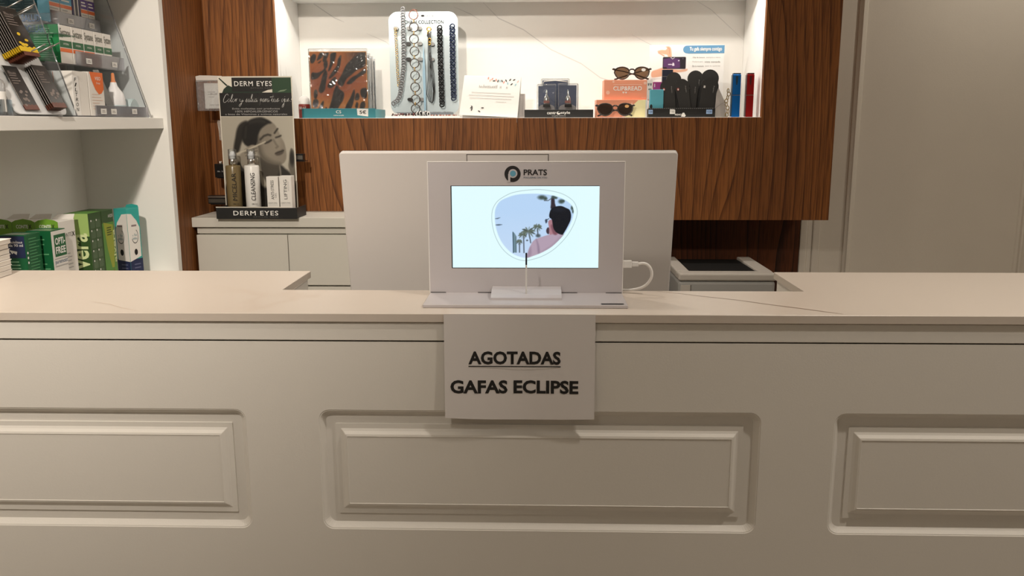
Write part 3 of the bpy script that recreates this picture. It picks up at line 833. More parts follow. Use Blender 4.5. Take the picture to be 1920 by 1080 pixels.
# ================================================================== BASE CABINET UNDER THE NICHE
bc = thing('base_cabinet', 'low white base cabinet with handleless doors under the wooden niche', 'cabinet', (-0.43, 2.79, 0))
bo = (-0.43, 2.79, 0)


def bpart(name, m, *a, bev=0.001):
    t = MB(); t.box(*a, bev, 1); return local(t, bo).build(name, m, bc)


BR = 0.24
BASEM = mat('base_cabinet_paint', (204, 200, 190), 0.55)
bpart('worktop', BASEM, -1.1030, BR, 2.688, 2.898, 1.0345, 1.0650)
bpart('body', GREYMEL, -1.090, BR - 0.01, 2.712, 2.898, 0.08, 1.0335)
bpart('finger_rail', BASEM, -1.092, BR - 0.01, 2.700, 2.7115, 1.0130, 1.0315)
xs = [-1.0930, -0.7975, -0.502, -0.2065, 0.089]
for a, b in zip(xs, xs[1:]):
    d = bpart('door', BASEM, a + 0.001, b - 0.001, 2.692, 2.711, 0.846, 1.0095)
    bpart('lower_door', BASEM, a + 0.001, b - 0.001, 2.692, 2.711, 0.10, 0.841)
bpart('plinth', GREYMEL, -1.092, BR - 0.01, 2.73, 2.75, 0.0, 0.08)

# ================================================================== PRINTER ON A SMALL STAND
ps = thing('printer_stand', 'dark low side unit carrying the grey printer', 'stand', (0.59, 2.80, 0))
t = MB(); t.box(-0.20, 0.20, -0.20, 0.36, 0.655, 0.68, 0.002); t.build('top', WOOD2, ps)
for sx in (-0.20, 0.18):
    t = MB(); t.box(sx, sx + 0.02, -0.19, 0.35, 0, 0.655); t.build('side', WOOD2, ps)
t = MB(); t.box(-0.18, 0.18, -0.18, 0.34, 0.30, 0.318); t.build('shelf', WOOD2, ps)
pr = thing('printer', 'light grey desktop laser printer with a dark output tray', 'printer', (0.5865, 2.60, 0.68))
PRM = mat('printer_grey', (150, 149, 146), 0.45); PRT = mat('printer_top', (176, 170, 162), 0.45)
pw = 0.148
t = MB(); t.box(-pw, pw, 0, 0.335, 0.0, 0.200, 0.010, 3); t.build('body', PRM, pr)
t = MB()
# lid frame round the dark tray, front lip sloping down
t.box(-pw - 0.001, pw + 0.001, -0.004, 0.052, 0.201, 0.224, 0.006, 3)
t.box(-pw - 0.001, -pw + 0.040, 0.048, 0.338, 0.201, 0.224, 0.004, 2); t.box(pw - 0.044, pw + 0.001, 0.048, 0.338, 0.201, 0.224, 0.004, 2)
t.build('lid', PRT, pr)
TRAYM = mat('tray_black', (14, 13, 12), 0.7, spec=0.2)
t = MB(); t.quad([(-pw + 0.036, 0.050, 0.2185), (pw - 0.040, 0.050, 0.2185), (pw - 0.040, 0.336, 0.2150), (-pw + 0.036, 0.336, 0.2150)]); t.build('output_tray', TRAYM, pr)
t = MB(); t.box(-pw + 0.006, -pw + 0.036, -0.0022, 0.002, 0.135, 0.188, 0.001, 1); t.build('control_flap', PRT, pr)
t = MB(); t.box(-pw + 0.008, pw - 0.004, -0.0012, 0.002, 0.1290, 0.1310); t.box(-pw + 0.0365, -pw + 0.0380, -0.0012, 0.002, 0.131, 0.188); t.build('panel_gap', mat('gap_shadow', (92, 86, 80), 0.8), pr)
t = MB(); t.box(-pw + 0.03, pw - 0.03, -0.003, 0.002, 0.03, 0.10, 0.002); t.build('paper_drawer', PRT, pr)

# ================================================================== LEFT SHELVING UNIT
SX0, SXF = -1.370, -1.104      # back panel face, front edge
SY0, SYE = 1.62, 2.566         # near end, far end-panel face
su = thing('shelving_unit', 'white built-in shelving unit against the side wall', 'shelf', (-1.25, 2.1, 0))
so = (-1.25, 2.1, 0)


def spart(name, m, *a, bev=0.001):
    t = MB(); t.box(*a, bev, 1); return local(t, so).build(name, m, su)


spart('end_panel', SHELFW, -1.398, SXF, SYE, 2.5935, 0, CEIL - 0.002)
spart('end_panel', SHELFW, -1.398, SXF, SY0 - 0.028, SY0, 0, CEIL - 0.002)
spart('back_panel', SHELFW, -1.398, SX0, SY0, SYE, 0, CEIL - 0.002)
SH_MID, SH_LOW, SH_UP = 1.377, 0.914, 1.80
for z, th in ((SH_LOW, 0.030), (SH_MID, 0.031), (SH_UP, 0.031), (0.48, 0.03), (0.10, 0.03), (2.2, 0.03)):
    spart('shelf', SHELFW, SX0, -1.116, SY0, SYE, z - th, z)

# ================================================================== SMALL GOODS: helpers
def carton(name, label, cat, loc, dims, m, rotz=0.0, group=None, bev=0.0006, body='carton'):
    o = thing(name, label, cat, loc, rotz, group)
    w, d, h = dims
    t = MB(); t.box(-w / 2, w / 2, -d / 2, d / 2, 0, h, bev, 1); t.build(body, m, o)
    return o, {f: face_frame(w, d, h, f) for f in ('front', 'right', 'top')}


def lines(fr, rects, m, parent, name='small_print'):
    t = MB()
    for a0, b0, a1, b1 in rects:
        t.quad([fr.p(a0 * fr.su, b0 * fr.sv, .0006), fr.p(a1 * fr.su, b0 * fr.sv, .0006), fr.p(a1 * fr.su, b1 * fr.sv, .0006), fr.p(a0 * fr.su, b1 * fr.sv, .0006)])
    return t.build(name, m, parent, kind='stuff')


def scribble(fr, rect, m, parent, seed=1, n=9, lift=0.0007):
    """letter-like strokes for print that cannot be read"""
    rnd = random.Random(seed); a0, b0, a1, b1 = rect; t = MB(); st = (a1 - a0) / n
    for i in range(n):
        if rnd.random() < 0.12: continue
        x = a0 + st * i; top = b0 + (b1 - b0) * rnd.choice((0.65, 0.75, 1.0)); w = st * 0.22
        for q in ((x, b0, x + w, top), (x + st * 0.5, b0, x + st * 0.5 + w, b0 + (top - b0) * rnd.choice((0.5, 1.0))), (x, b0 + (top - b0) * 0.45, x + st * 0.6, b0 + (top - b0) * 0.62)):
            t.quad([fr.p(q[0] * fr.su, q[1] * fr.sv, lift), fr.p(q[2] * fr.su, q[1] * fr.sv, lift), fr.p(q[2] * fr.su, q[3] * fr.sv, lift), fr.p(q[0] * fr.su, q[3] * fr.sv, lift)])
    return t.build('faint_print', m, parent, kind='stuff')


def para(x0, x1, y0, y1, n, fill=0.45, seed=1):
    rnd = random.Random(seed); st = (y1 - y0) / n
    return [(x0, y1 - st * i - st * fill, x0 + (x1 - x0) * rnd.uniform(0.55, 1.0), y1 - st * i) for i in range(n)]


# ================================================================== BOOKLETS ON THE COUNTER
BK = mat('booklet_white', (240, 236, 230), 0.55)
wid = [0.0] * 7
for i in range(7):
    hh = 0.0088
    jig = (random.uniform(-.0010, .0010), random.uniform(-.002, .002)) if i < 6 else (0.0030, 0.0)
    nm = ['lowest', 'second', 'third', 'fourth', 'fifth', 'sixth', 'topmost'][i]
    b = thing('booklet', f'thin white booklet, {nm} from the bottom of the stack on the counter' if i < 6 else 'thin white booklet lying topmost on the stack on the counter', 'booklet', (-0.992 + jig[0], 1.415 + jig[1], ZT + 0.0003 + i * 0.0092), R(4), 'white booklets stacked on the counter')
    t = MB(); t.box(-0.066, 0.066, -0.045, 0.045, 0.0006, hh - 0.0010, 0.0003, 1); t.build('pages', BK, b)
    t = MB(); t.box(-0.0672, 0.0672, -0.0462, 0.0462, hh - 0.0010, hh, 0.0002, 1); t.build('cover', BK, b)
    t = MB(); t.box(-0.0662, 0.0662, -0.0452, 0.0452, 0.0, 0.0006); t.build('shaded_back_cover', mat('booklet_gap_shade', (150, 138, 126), 0.7), b)  # back cover coloured dark to paint the shade line between booklets

# ================================================================== LOWER SHELF: LENS SOLUTION CARTONS
LZ = SH_LOW + 0.0003
LIME = mat('lime_green_print', (112, 158, 46), 0.45); WHT = mat('white_carton', (232, 228, 222), 0.5)
DKG = mat('deep_green_carton', (14, 92, 52), 0.45)
for i in range(3):
    x = -1.2190 - i * 0.0585
    nm = ['beside the white carton face', 'between two alike ones', 'at the left end of its row'][i]
    c, f = carton('solution_carton', f'white lens solution carton with lime green header, {nm}', 'carton', (x, 2.118, LZ), (0.0575, 0.076, 0.206), WHT, 0, 'lime topped cartons on the lower shelf')
    fr = f['front']
    decal(fr, (0, 0, 1, 0.62), mat('pale_green_print', (120, 168, 110), 0.5), c, 'green_print')
    top = [(0, 0.62), (1, 0.62), (1, 1.0), (0.85, 1.022), (0.5, 1.04), (0.15, 1.022), (0, 1.0)]
    t = MB(); t.prism([(a * fr.su, b * fr.sv) for a, b in top], fr.o + fr.n * 0.0003, fr.u, fr.v, fr.n, 0.0008); t.build('header_flap', LIME, c)
    text(fr, (0.18, 0.925, 0.70, 0.968), 'CONTE', WHITEINK, c, bold=0.02, lift=0.0016); text(fr, (0.72, 0.920, 0.86, 0.972), 'X', INK, c, bold=0.02, lift=0.0016)
    if i == 0:
        fr = f['right']
        text(fr, (0.12, 0.80, 0.75, 0.85), 'CONTE', GREYINK, c, bold=0.0); text(fr, (0.76, 0.795, 0.95, 0.855), 'X', INK, c, bold=0.02)
        lines(fr, para(0.1, 0.8, 0.38, 0.6, 5, 0.25, 3), PALEINK, c)
    # open flap of the lid at the back
    t = MB(); t.prism([(-0.028, 0), (0.028, 0), (0.022, 0.022), (-0.02, 0.020)], (0, 0.036, 0.206), (1, 0, 0), (0, 0.85, 0.5), (0, -0.5, 0.85), 0.0006); t.build('lid_flap', WHT, c)
# two green cartons in front of them
c, f = carton('solution_carton', 'deep green lens solution carton with a navy corner block', 'carton', (-1.2195, 1.966, LZ), (0.061, 0.062, 0.192), DKG)
decal(f['front'], (0.0, 0.72, 0.97, 0.99), NAVY, c, 'navy_block'); scribble(f['front'], (0.08, 0.90, 0.9, 0.935), WHITEINK, c, 21, 13); text(f['front'], (0.35, 0.86, 0.9, 0.893), 'de 90 ml', WHITEINK, c, bold=0.01)
shape(f['front'], [(0.35, 0.82), (0.65, 0.80), (0.62, 0.76), (0.5, 0.785), (0.45, 0.77)], WHITEINK, c, 'animal_mark')
lines(f['front'], para(0.1, 0.8, 0.4, 0.68, 7, 0.3, 5), mat('mint_ink', (150, 196, 160), 0.6), c)
lines(f['right'], para(0.2, 0.95, 0.35, 0.95, 16, 0.25, 8), mat('mint_ink2', (90, 160, 110), 0.6), c)
for q in (0.78, 0.72, 0.66): shape(f['right'], [(0.08 + a * 0.062 / 0.062, q + b * 0.35) for a, b in circle(0, 0, 0.045)], WHITEINK, c, 'round_mark')
decal(f['top'], (0.1, 0.1, 0.9, 0.6), mat('silver_foil', (170, 190, 172), 0.25, metal=0.6), c, 'foil_patch')
c, f = carton('solution_carton', 'green sided lens solution carton with white OPTI-FREE front', 'carton', (-1.2035, 2.046, LZ), (0.061, 0.064, 0.192), DKG)
decal(f['right'], (0, 0, 1, 0.99), WHT, c, 'white_face'); fr = f['right']
decal(fr, (0.16, 0.66, 0.96, 0.94), GREEN, c, 'green_block', lift=0.0007)
text(fr, (0.22, 0.81, 0.9, 0.90), 'OPTI-', WHITEINK, c, bold=0.03, lift=0.001); text(fr, (0.22, 0.695, 0.9, 0.785), 'FREE', WHITEINK, c, bold=0.03, lift=0.001)
text(fr, (0.12, 0.555, 0.98, 0.62), 'puremoist', mat('steel_blue_ink', (70, 100, 130), 0.6), c, bold=0.01)
decal(fr, (0.1, 0.63, 0.98, 0.64), PALEINK, c, 'rule', lift=.0009); decal(fr, (0.1, 0.535, 0.98, 0.545), PALEINK, c, 'rule', lift=.0009)
text(fr, (0.3, 0.42, 0.85, 0.455), 'solucion', GREYINK, c); lines(f['front'], para(0.2, 0.9, 0.4, 0.9, 8, 0.25, 9), mat('mint_ink2', (90, 160, 110), 0.6), c)
decal(f['top'], (0.05, 0.1, 0.95, 0.5), mat('silver_foil', (170, 190, 172), 0.25, metal=0.6), c, 'foil_patch')
# aloe vera cartons
VG = mat('vera_green', (84, 138, 52), 0.45); VD = mat('vera_dark_green', (46, 78, 34), 0.45); VL = mat('vera_pale_green', (160, 190, 110), 0.45); YG = mat('vera_yellow_green', (150, 160, 44), 0.45)
c, f = carton('solution_carton', 'green aloe vera lens solution carton with rows of dark capsules', 'carton', (-1.2120, 2.236, LZ), (0.066, 0.066, 0.214), VG)
decal(f['front'], (0, 0, 1, 0.80), VD, c, 'dark_print'); decal(f['front'], (0.25, 0.72, 1, 1), VL, c, 'pale_print', lift=.0006); decal(f['front'], (0.02, 0.72, 0.34, 0.95), VD, c, 'dark_patch', lift=.0006)
text(f['front'], (0.36, 0.31, 0.92, 0.76), 'vera', mat('pale_lime_ink', (212, 224, 168), 0.6), c, bold=0.02, vertical=True, lift=0.0009)
decal(f['right'], (0, 0, 1, 1), VD, c, 'dark_print')
for r_ in range(7):
    for q in range(2):
        x0, z0 = 0.12 + q * 0.42, 0.86 - r_ * 0.125
        shape(f['right'], [(x0 + a, z0 + b) for a, b in rrect(0, -0.05, 0.36, 0.05, 0.03, 3)], mat('capsule_green', (74, 98, 66), 0.4), c, 'capsule_print')
        shape(f['right'], [(x0 + 0.06 + a * 0.8, z0 + 0.045 + b * 0.27) for a, b in circle(0, 0, 0.05, n=8)], WHITEINK, c, 'capsule_glint', lift=.0009)
c, f = carton('solution_carton', 'yellow-green aloe vera carton with a leaf picture next to the capsule carton', 'carton', (-1.2120, 2.304, LZ), (0.066, 0.064, 0.214), VD)
decal(f['right'], (0, 0, 1, 0.84), VG, c, 'green_print'); shape(f['right'], [(0.1, 0.85), (0.9, 0.8), (0.85, 0.45), (0.75, 0.25), (0.55, 0.25), (0.3, 0.5)], YG, c, 'leaf_print'); shape(f['right'], [(0.2, 0.05), (0.7, 0.24), (0.95, 0.1), (0.95, 0.0), (0.2, 0)], mat('olive_print', (112, 110, 30), 0.5), c, 'leaf_print')
text(f['right'], (0.55, 0.90, 0.95, 0.94), 'AVIZOR', WHITEINK, c); lines(f['right'], para(0.35, 0.95, 0.66, 0.78, 4, 0.5, 4), mat('dark_olive_ink', (70, 84, 24), 0.6), c)
text(f['right'], (0.78, 0.31, 0.98, 0.74), 'alvera', mat('pale_lime_ink', (212, 224, 168), 0.6), c, bold=0.02, vertical=True, lift=0.0012)
# teal, white and navy carton standing on its corner
c, f = carton('solution_carton', 'tall carton in teal, white and navy standing by the end panel', 'carton', (-1.2020, 2.462, LZ), (0.048, 0.048, 0.204), mat('teal_carton', (52, 168, 160), 0.45), R(-19))
for side, m0 in (('front', 0), ('right', 1)):
    fr = f[side]
    pts = [(0, 0.24), (0.5, 0.15), (1, 0.26)] if side == 'front' else [(0, 0.15 + 0.09), (0.5, 0.18), (1, 0.27)]
    decal(fr, (0, 0, 1, 0.27), NAVY, c, 'navy_base')
    body = [(0.08, 0.3), (0.0, 0.24) if side == 'right' else (0.1, 0.26), (1.0, 0.24), (1.0, 0.93), (0.62, 0.92), (0.42, 0.86), (0.22, 0.80), (0.08, 0.70)]
    if side == 'right': body = [(0, 0.24), (0.9, 0.30), (0.92, 0.72), (0.72, 0.82), (0.5, 0.86), (0.35, 0.92), (0, 0.93)]
    shape(fr, body, WHT, c, 'bottle_print', lift=0.0007)
    cx = 0.42 if side == 'front' else 0.5
    rg = MB(); A = circle(cx, 0.60, 0.27, 0.105, n=20, a0=200, a1=420); B = circle(cx, 0.60, 0.24, 0.095, n=20, a0=200, a1=420)
    for i in range(20): rg.quad([fr.p(q[0] * fr.su, q[1] * fr.sv, .001) for q in (A[i], A[i + 1], B[i + 1], B[i])])
    rg.build('ring_print', INK, c)
    scribble(fr, (cx - 0.18, 0.60, cx + 0.18, 0.64), mat('grey_blue_ink', (130, 160, 166), 0.6), c, 2, 5, lift=.001); scribble(fr, (cx - 0.18, 0.55, cx + 0.18, 0.585), mat('grey_blue_ink', (130, 160, 166), 0.6), c, 12, 6, lift=.001)
    shape(fr, [(cx + a, 0.37 + b * 0.35) for a, b in circle(0, 0, 0.13)], BLACK, c, 'round_mark', lift=.001)
    decal(fr, (cx - 0.22, 0.74, cx + 0.18, 0.765), mat('mauve_ink', (140, 124, 126), 0.6), c, 'bar_print', lift=.001)
    lines(fr, para(0.3, 0.8, 0.05, 0.2, 3, 0.3, 2), mat('slate_ink', (96, 100, 130), 0.6), c)
t = MB(); t.prism([(-0.024, 0), (0.024, 0), (0.021, 0.007), (0, 0.010), (-0.021, 0.007)], (0, 0.024, 0.204), (1, 0, 0), (0, 0, 1), (0, -1, 0), 0.0008); t.build('lid_flap', mat('teal_carton', (52, 168, 160), 0.45), c)

# ================================================================== MIDDLE SHELF: CLEAR TIERED STAND OF EYE DROPS
MZ = SH_MID + 0.0003
ts = thing('tiered_stand', 'clear acrylic three-tier stand of eye drop boxes', 'display stand', (-1.24, 2.32, MZ))
to = (-1.24, 2.32, MZ)
ACT = clear_mat('clear_tier', tint=(236, 236, 240), gloss=0.05, haze=0.12)
LIP = clear_mat('clear_lip', tint=(225, 225, 232), gloss=0.06, haze=0.24, hazecol=(228, 226, 229))
Y0, Y1 = 2.115, 2.515


def tpart(name, m, *a):
    t = MB(); t.box(*a, 0.0004, 1); return local(t, to).build(name, m, ts)


tpart('tier_floor', ACT, -1.365, -1.135, Y0, Y1, MZ, MZ + 0.003)
tpart('front_lip', LIP, -1.138, -1.135, Y0 + 0.10, Y1, MZ + 0.003, MZ + 0.030)
tpart('tier_floor', ACT, -1.365, -1.195, Y0, Y1, 1.508, 1.511)
tpart('front_lip', LIP, -1.198, -1.195, Y0 + 0.14, Y1, 1.511, 1.546)
tpart('tier_floor', mat('dark_edge', (44, 48, 50), 0.4), -1.365, -1.255, Y0, Y1, 1.612, 1.618)
tpart('front_lip', LIP, -1.258, -1.255, Y0 + 0.150, Y1, 1.618, 1.650)
for yy in (Y0, Y1):
    t = MB(); t.prism([(-1.365, MZ + 0.003), (-1.135, MZ + 0.003), (-1.245, 1.76), (-1.365, 1.76)], (0, yy, 0), (1, 0, 0), (0, 0, 1), (0, 1, 0), 0.003); local(t, to).build('side_panel', CLEAR, ts)
    t = MB(); t.tube([(-1.135, yy + 0.0015, MZ + 0.003), (-1.245, yy + 0.0015, 1.76)], 0.0016, 6); local(t, to).build('side_edge', CLEAREDGE, ts)
for k_, (z, x, ya) in enumerate(((MZ + 0.008, -1.1346, 2.235), (MZ + 0.008, -1.1346, 2.29), (MZ + 0.010, -1.1346, 2.41), (1.517, -1.1946, 2.30), (1.517, -1.1946, 2.44), (1.624, -1.2546, 2.34), (1.624, -1.2546, 2.45))):
    f_ = Fr((x - 0.0, ya, z), (0, 1, 0), (0, 0, 1), (1, 0, 0), 0.030, 0.014); f_.o = f_.o - Vector(to)
    st = decal(f_, (0, 0, 1, 1), STICK, ts, 'price_label'); lines(f_, [(0.2, 0.3, 0.8, 0.4), (0.25, 0.55, 0.7, 0.65)], GREYINK, st)
# green and white drop boxes on the second tier
ys = [2.188, 2.2485, 2.306, 2.363, 2.4115]; ws = [0.0575, 0.055, 0.054, 0.046, 0.045]
for i in range(5):
    big = i < 3
    nm = ['first from the green end', 'second from the green end', 'third from the green end', 'slim one beside the orange banded ones', 'slim one at the clear end panel'][i]
    c, f = carton('eye_drop_box', f'white and green eye drop box, {nm}', 'box', (-1.237, ys[i] + ws[i] / 2, 1.5113), (0.074, ws[i] - 0.001, 0.094), WHT, 0, 'green and white eye drop boxes')
    fr = f['right']
    text(fr, (0.1, 0.66, 0.92, 0.92), 'Systane', mat('olive_grey_ink', (92, 92, 80), 0.6), c, bold=0.005)
    decal(fr, (0, 0.42, 1, 0.60), GREEN, c, 'green_band'); text(fr, (0.3, 0.49, 0.75, 0.54), 'HYDRA', WHITEINK, c)
    if big: decal(fr, (0, 0.30, 1, 0.40), ORANGE, c, 'orange_band')
    else: lines(fr, para(0.2, 0.8, 0.15, 0.36, 3, 0.3, i), PALEINK, c)
    t = MB(); t.box(0.0, 0.003, -0.006, 0.006, 0.0945, 0.0965); t.build('lid_tab', GREEN, c)
    if i == 0:
        decal(f['front'], (0, 0, 1, 1), GREEN2, c, 'green_side'); lines(f['front'], para(0.12, 0.95, 0.06, 0.9, 15, 0.3, 7), mat('mint_ink', (150, 196, 160), 0.6), c)
c, f = carton('eye_drop_box', 'green backed eye drop box beside the white and green row', 'box', (-1.3135, 2.216, 1.5113), (0.070, 0.055, 0.094), GREEN2)
lines(f['front'], para(0.12, 0.95, 0.06, 0.9, 14, 0.3, 17), mat('mint_ink', (150, 196, 160), 0.6), c)
# blue boxes on the top tier
ys = [2.262, 2.322, 2.382, 2.4265, 2.465]; ws = [0.058, 0.058, 0.042, 0.037, 0.037]
cols = [SKYP, SKYP, mat('violet_carton', (48, 36, 96), 0.45), PURPLE, PURPLE]
lab = ['white and sky blue eye drop box on the top tier beside the teal foil box', 'white and sky blue eye drop box on the top tier next to the violet one', 'dark violet eye drop box with a white window on the top tier', 'slim white and purple eye drop box on the top tier next to the violet one', 'slim white and purple eye drop box on the top tier by the clear end panel']
for i in range(5):
    c, f = carton('eye_drop_box', lab[i], 'box', (-1.299, ys[i] + ws[i] / 2, 1.6183), (0.074, ws[i] - 0.001, 0.100), WHT if i != 2 else cols[2])
    fr = f['right']
    if i == 2:
        decal(fr, (0.2, 0.02, 0.8, 0.98), WHT, c, 'white_window'); shape(fr, rrect(0.34, 0.3, 0.66, 0.8, 0.05, 3), mat('bottle_dark', (60, 58, 66), 0.4), c, 'bottle_print', lift=.0008)
    else:
        decal(fr, (0, 0.55, 1, 0.8), cols[i], c, 'colour_band'); decal(fr, (0, 0.44, 1, 0.53), ORANGE, c, 'orange_band'); lines(fr, para(0.15, 0.85, 0.1, 0.4, 4, 0.3, i + 20), PALEINK, c)
        lines(fr, [(0.1, 0.62, 0.8, 0.66), (0.1, 0.70, 0.7, 0.74)], WHITEINK, c)
FOIL = mat('teal_foil', (38, 132, 158), 0.25, metal=0.35, bump=0.2, bscale=60)
for i in range(3):
    nm = ['next to the sky blue row', 'between two alike teal ones', 'against the back panel'][i]
    c, f = carton('eye_drop_box', f'shiny teal eye drop box on the top tier, {nm}', 'box', (-1.2740 - i * 0.0365, 2.232, 1.6183), (0.0360, 0.056, 0.096), FOIL, 0, 'teal eye drop boxes')
    lines(f['front'], para(0.12, 0.92, 0.08, 0.9, 12, 0.3, 30 + i), mat('pale_teal_ink', (130, 190, 205), 0.5), c)
# header sign hanging in front of the boxes
hs = thing('header_sign', 'clear header plate with blue-grey letters clipped on the tiered stand', 'sign', (-1.16, 2.04, 1.567))
hf = Fr((-0.055, 0, 0), (1, 0, 0), (0, 0, 1), (0, -1, 0), 0.09, 0.045)
t = MB(); t.box(-0.05, 0.045, 0.0, 0.0016, 0.0, 0.047, 0.0004, 1); t.box(-0.05, 0.045, 0.0016, 0.078, 0.0, 0.0016); t.build('plate', CLEAR, hs)
SL = mat('slate_letter', (92, 112, 140), 0.5)
text(hf, (0.14, 0.62, 0.62, 0.97), 'SALUD', SL, hs, bold=0.01); text(hf, (0.14, 0.08, 0.70, 0.44), 'OCULAR', SL, hs, bold=0.01)
# bottom tier goods
c, f = carton('lens_filter_box', 'plain white box with black handwritten letters on the bottom tier', 'box', (-1.193, 2.155, MZ + 0.0032), (0.108, 0.070, 0.108), WHT)
decal(f['front'], (0.55, 0.75, 0.56, 0.98), ORANGE, c, 'orange_tick')
t = MB(); t.box(0.0535, 0.0549, -0.040, -0.010, 0.0, 0.096, 0.0003, 1); slip = t.build('paper_slip', PAPER, c)
sf_ = Fr((0.0549, -0.040, 0), (0, 1, 0), (0, 0, 1), (1, 0, 0), 0.030, 0.096)
for k_, ch in enumerate('FILTRON'): text(sf_, (0.28, 0.86 - k_ * 0.125, 0.66, 0.95 - k_ * 0.125), ch, INK, slip, shear=0.15, lift=0.0004)
c, f = carton('medicine_box', 'white box with a big orange drop mark behind the handwritten box', 'box', (-1.168, 2.232, MZ + 0.0032), (0.058, 0.076, 0.110), WHT)
fr = f['right']
shape(fr, [(0.1, 1.0), (0.98, 1.0), (0.98, 0.62), (0.80, 0.52), (0.62, 0.50), (0.42, 0.60), (0.22, 0.80)], ORANGE, c, 'orange_drop'); text(fr, (0.42, 0.82, 0.8, 0.90), 'VISO', WHITEINK, c, bold=0.01, lift=0.0009); text(fr, (0.5, 0.73, 0.75, 0.78), 'free', WHITEINK, c, lift=0.0009)
lines(fr, para(0.15, 0.9, 0.1, 0.5, 6, 0.15, 44), mat('peach_ink', (226, 190, 170), 0.6), c)
# folded leaflets leaning on the back of the bottom tier
GL = mat('grey_leaflet', (150, 150, 148), 0.55); BLL = mat('pale_blue_leaflet', (190, 206, 210), 0.5)
lf = thing('folded_leaflet', 'grey folded leaflet leaning across the bottom tier', 'leaflet', (-1.19, 2.33, MZ + 0.0035))
t = MB(); t.prism([(-0.05, 0.118), (-0.022, 0.120), (0.052, 0.022), (0.035, 0.0), (0.02, 0.004)], (0.028, -0.015, 0), (0, 1, 0), (0, 0, 1), (1, 0, 0), 0.0012); t.build('front_sheet', GL, lf)
t = MB(); t.prism([(-0.05, 0.055), (0.02, 0.0), (-0.05, 0.0)], (0.018, -0.015, 0), (0, 1, 0), (0, 0, 1), (1, 0, 0), 0.0012); t.build('rear_sheet', mat('dark_leaflet', (84, 84, 84), 0.5), lf)
bo_ = thing('eye_wash_bottle', 'white pointed squeeze bottle with an orange tip on the bottom tier', 'bottle', (-1.1735, 2.395, MZ + 0.0035))
t = MB(); t.lathe([(0, 0), (0.026, 0), (0.028, 0.006), (0.028, 0.040), (0.024, 0.062), (0.010, 0.082), (0.008, 0.092)], seg=20); t.build('body', mat('milky_plastic', (226, 226, 228), 0.35), bo_)
t = MB(); t.lathe([(0.008, 0.092), (0.0055, 0.096), (0.004, 0.116), (0, 0.118)], seg=12); t.build('tip', mat('orange_tip', (206, 130, 84), 0.4), bo_)
t = MB(); t.lathe([(0.0284, 0.008), (0.0284, 0.030)], seg=20); t.build('label_band', BLL, bo_)
cs = thing('lens_case', 'pale blue curved lens case lying on the bottom tier', 'case', (-1.16, 2.462, MZ + 0.0035))
t = MB(); t.prism([(a, max(0, b)) for a, b in circle(0, 0.004, 0.034, 0.046, 24, 0, 180)], (-0.012, 0, 0), (0, 1, 0), (0, 0, 1), (1, 0, 0), 0.022, bev=0.002); t.build('shell', BLL, cs)
t = MB(); t.prism([(a, max(0, b)) for a, b in circle(0, 0.004, 0.036, 0.010, 16, 0, 180)], (-0.013, 0, 0), (0, 1, 0), (0, 0, 1), (1, 0, 0), 0.024); t.build('rim', mat('slate_rim', (92, 104, 116), 0.4), cs)

# ================================================================== MIDDLE SHELF: EASEL WITH SACHETS ON HOOKS
ang = R(24.5)
ea = thing('sachet_rack', 'white leaning rack with steel hooks for sachets', 'rack', (-1.114, 1.86, MZ))
eu, ev, en = V(0, 1, 0), V(-math.sin(ang), 0, math.cos(ang)), V(math.cos(ang), 0, math.sin(ang))
RACKM = mat('rack_white', (222, 224, 226), 0.35)
eo = V(-0.002, 0, 0.0045)
t = MB(); t.prism(rrect(-0.025, 0.0, 0.185, 0.255, 0.02, 5), eo - en * 0.003, eu, ev, en, 0.003); t.build('board', RACKM, ea)
t = MB(); t.prism([(-0.03, 0), (0.19, 0), (0.19, 0.022), (0.183, 0.028), (-0.03, 0.028)], (-0.044, 0, 0.0005), (0, 1, 0), (1, 0, 0), (0, 0, 1), 0.012, bev=0.001); t.build('foot', RACKM, ea)
hooks = [(0.075, 0.1415), (0.105, 0.1415), (0.137, 0.150), (0.150, 0.128), (0.075, 0.245), (0.104, 0.232), (0.125, 0.243)]
for a, b in hooks[:3] + hooks[4:]:
    p0 = eo + eu * a + ev * (b - 0.012)
    t = MB(); t.tube([p0, p0 + en * 0.085], 0.0016, 8); t.build('hook', STEEL, ea)
SB = mat('sachet_black', (30, 27, 25), 0.35); SY = mat('sachet_yellow', (226, 190, 40), 0.45); SBR = mat('sachet_brown', (104, 58, 44), 0.45); SWH = mat('sachet_white_edge', (196, 190, 182), 0.5); SGR = mat('sachet_grey_beans', (134, 122, 116), 0.5)


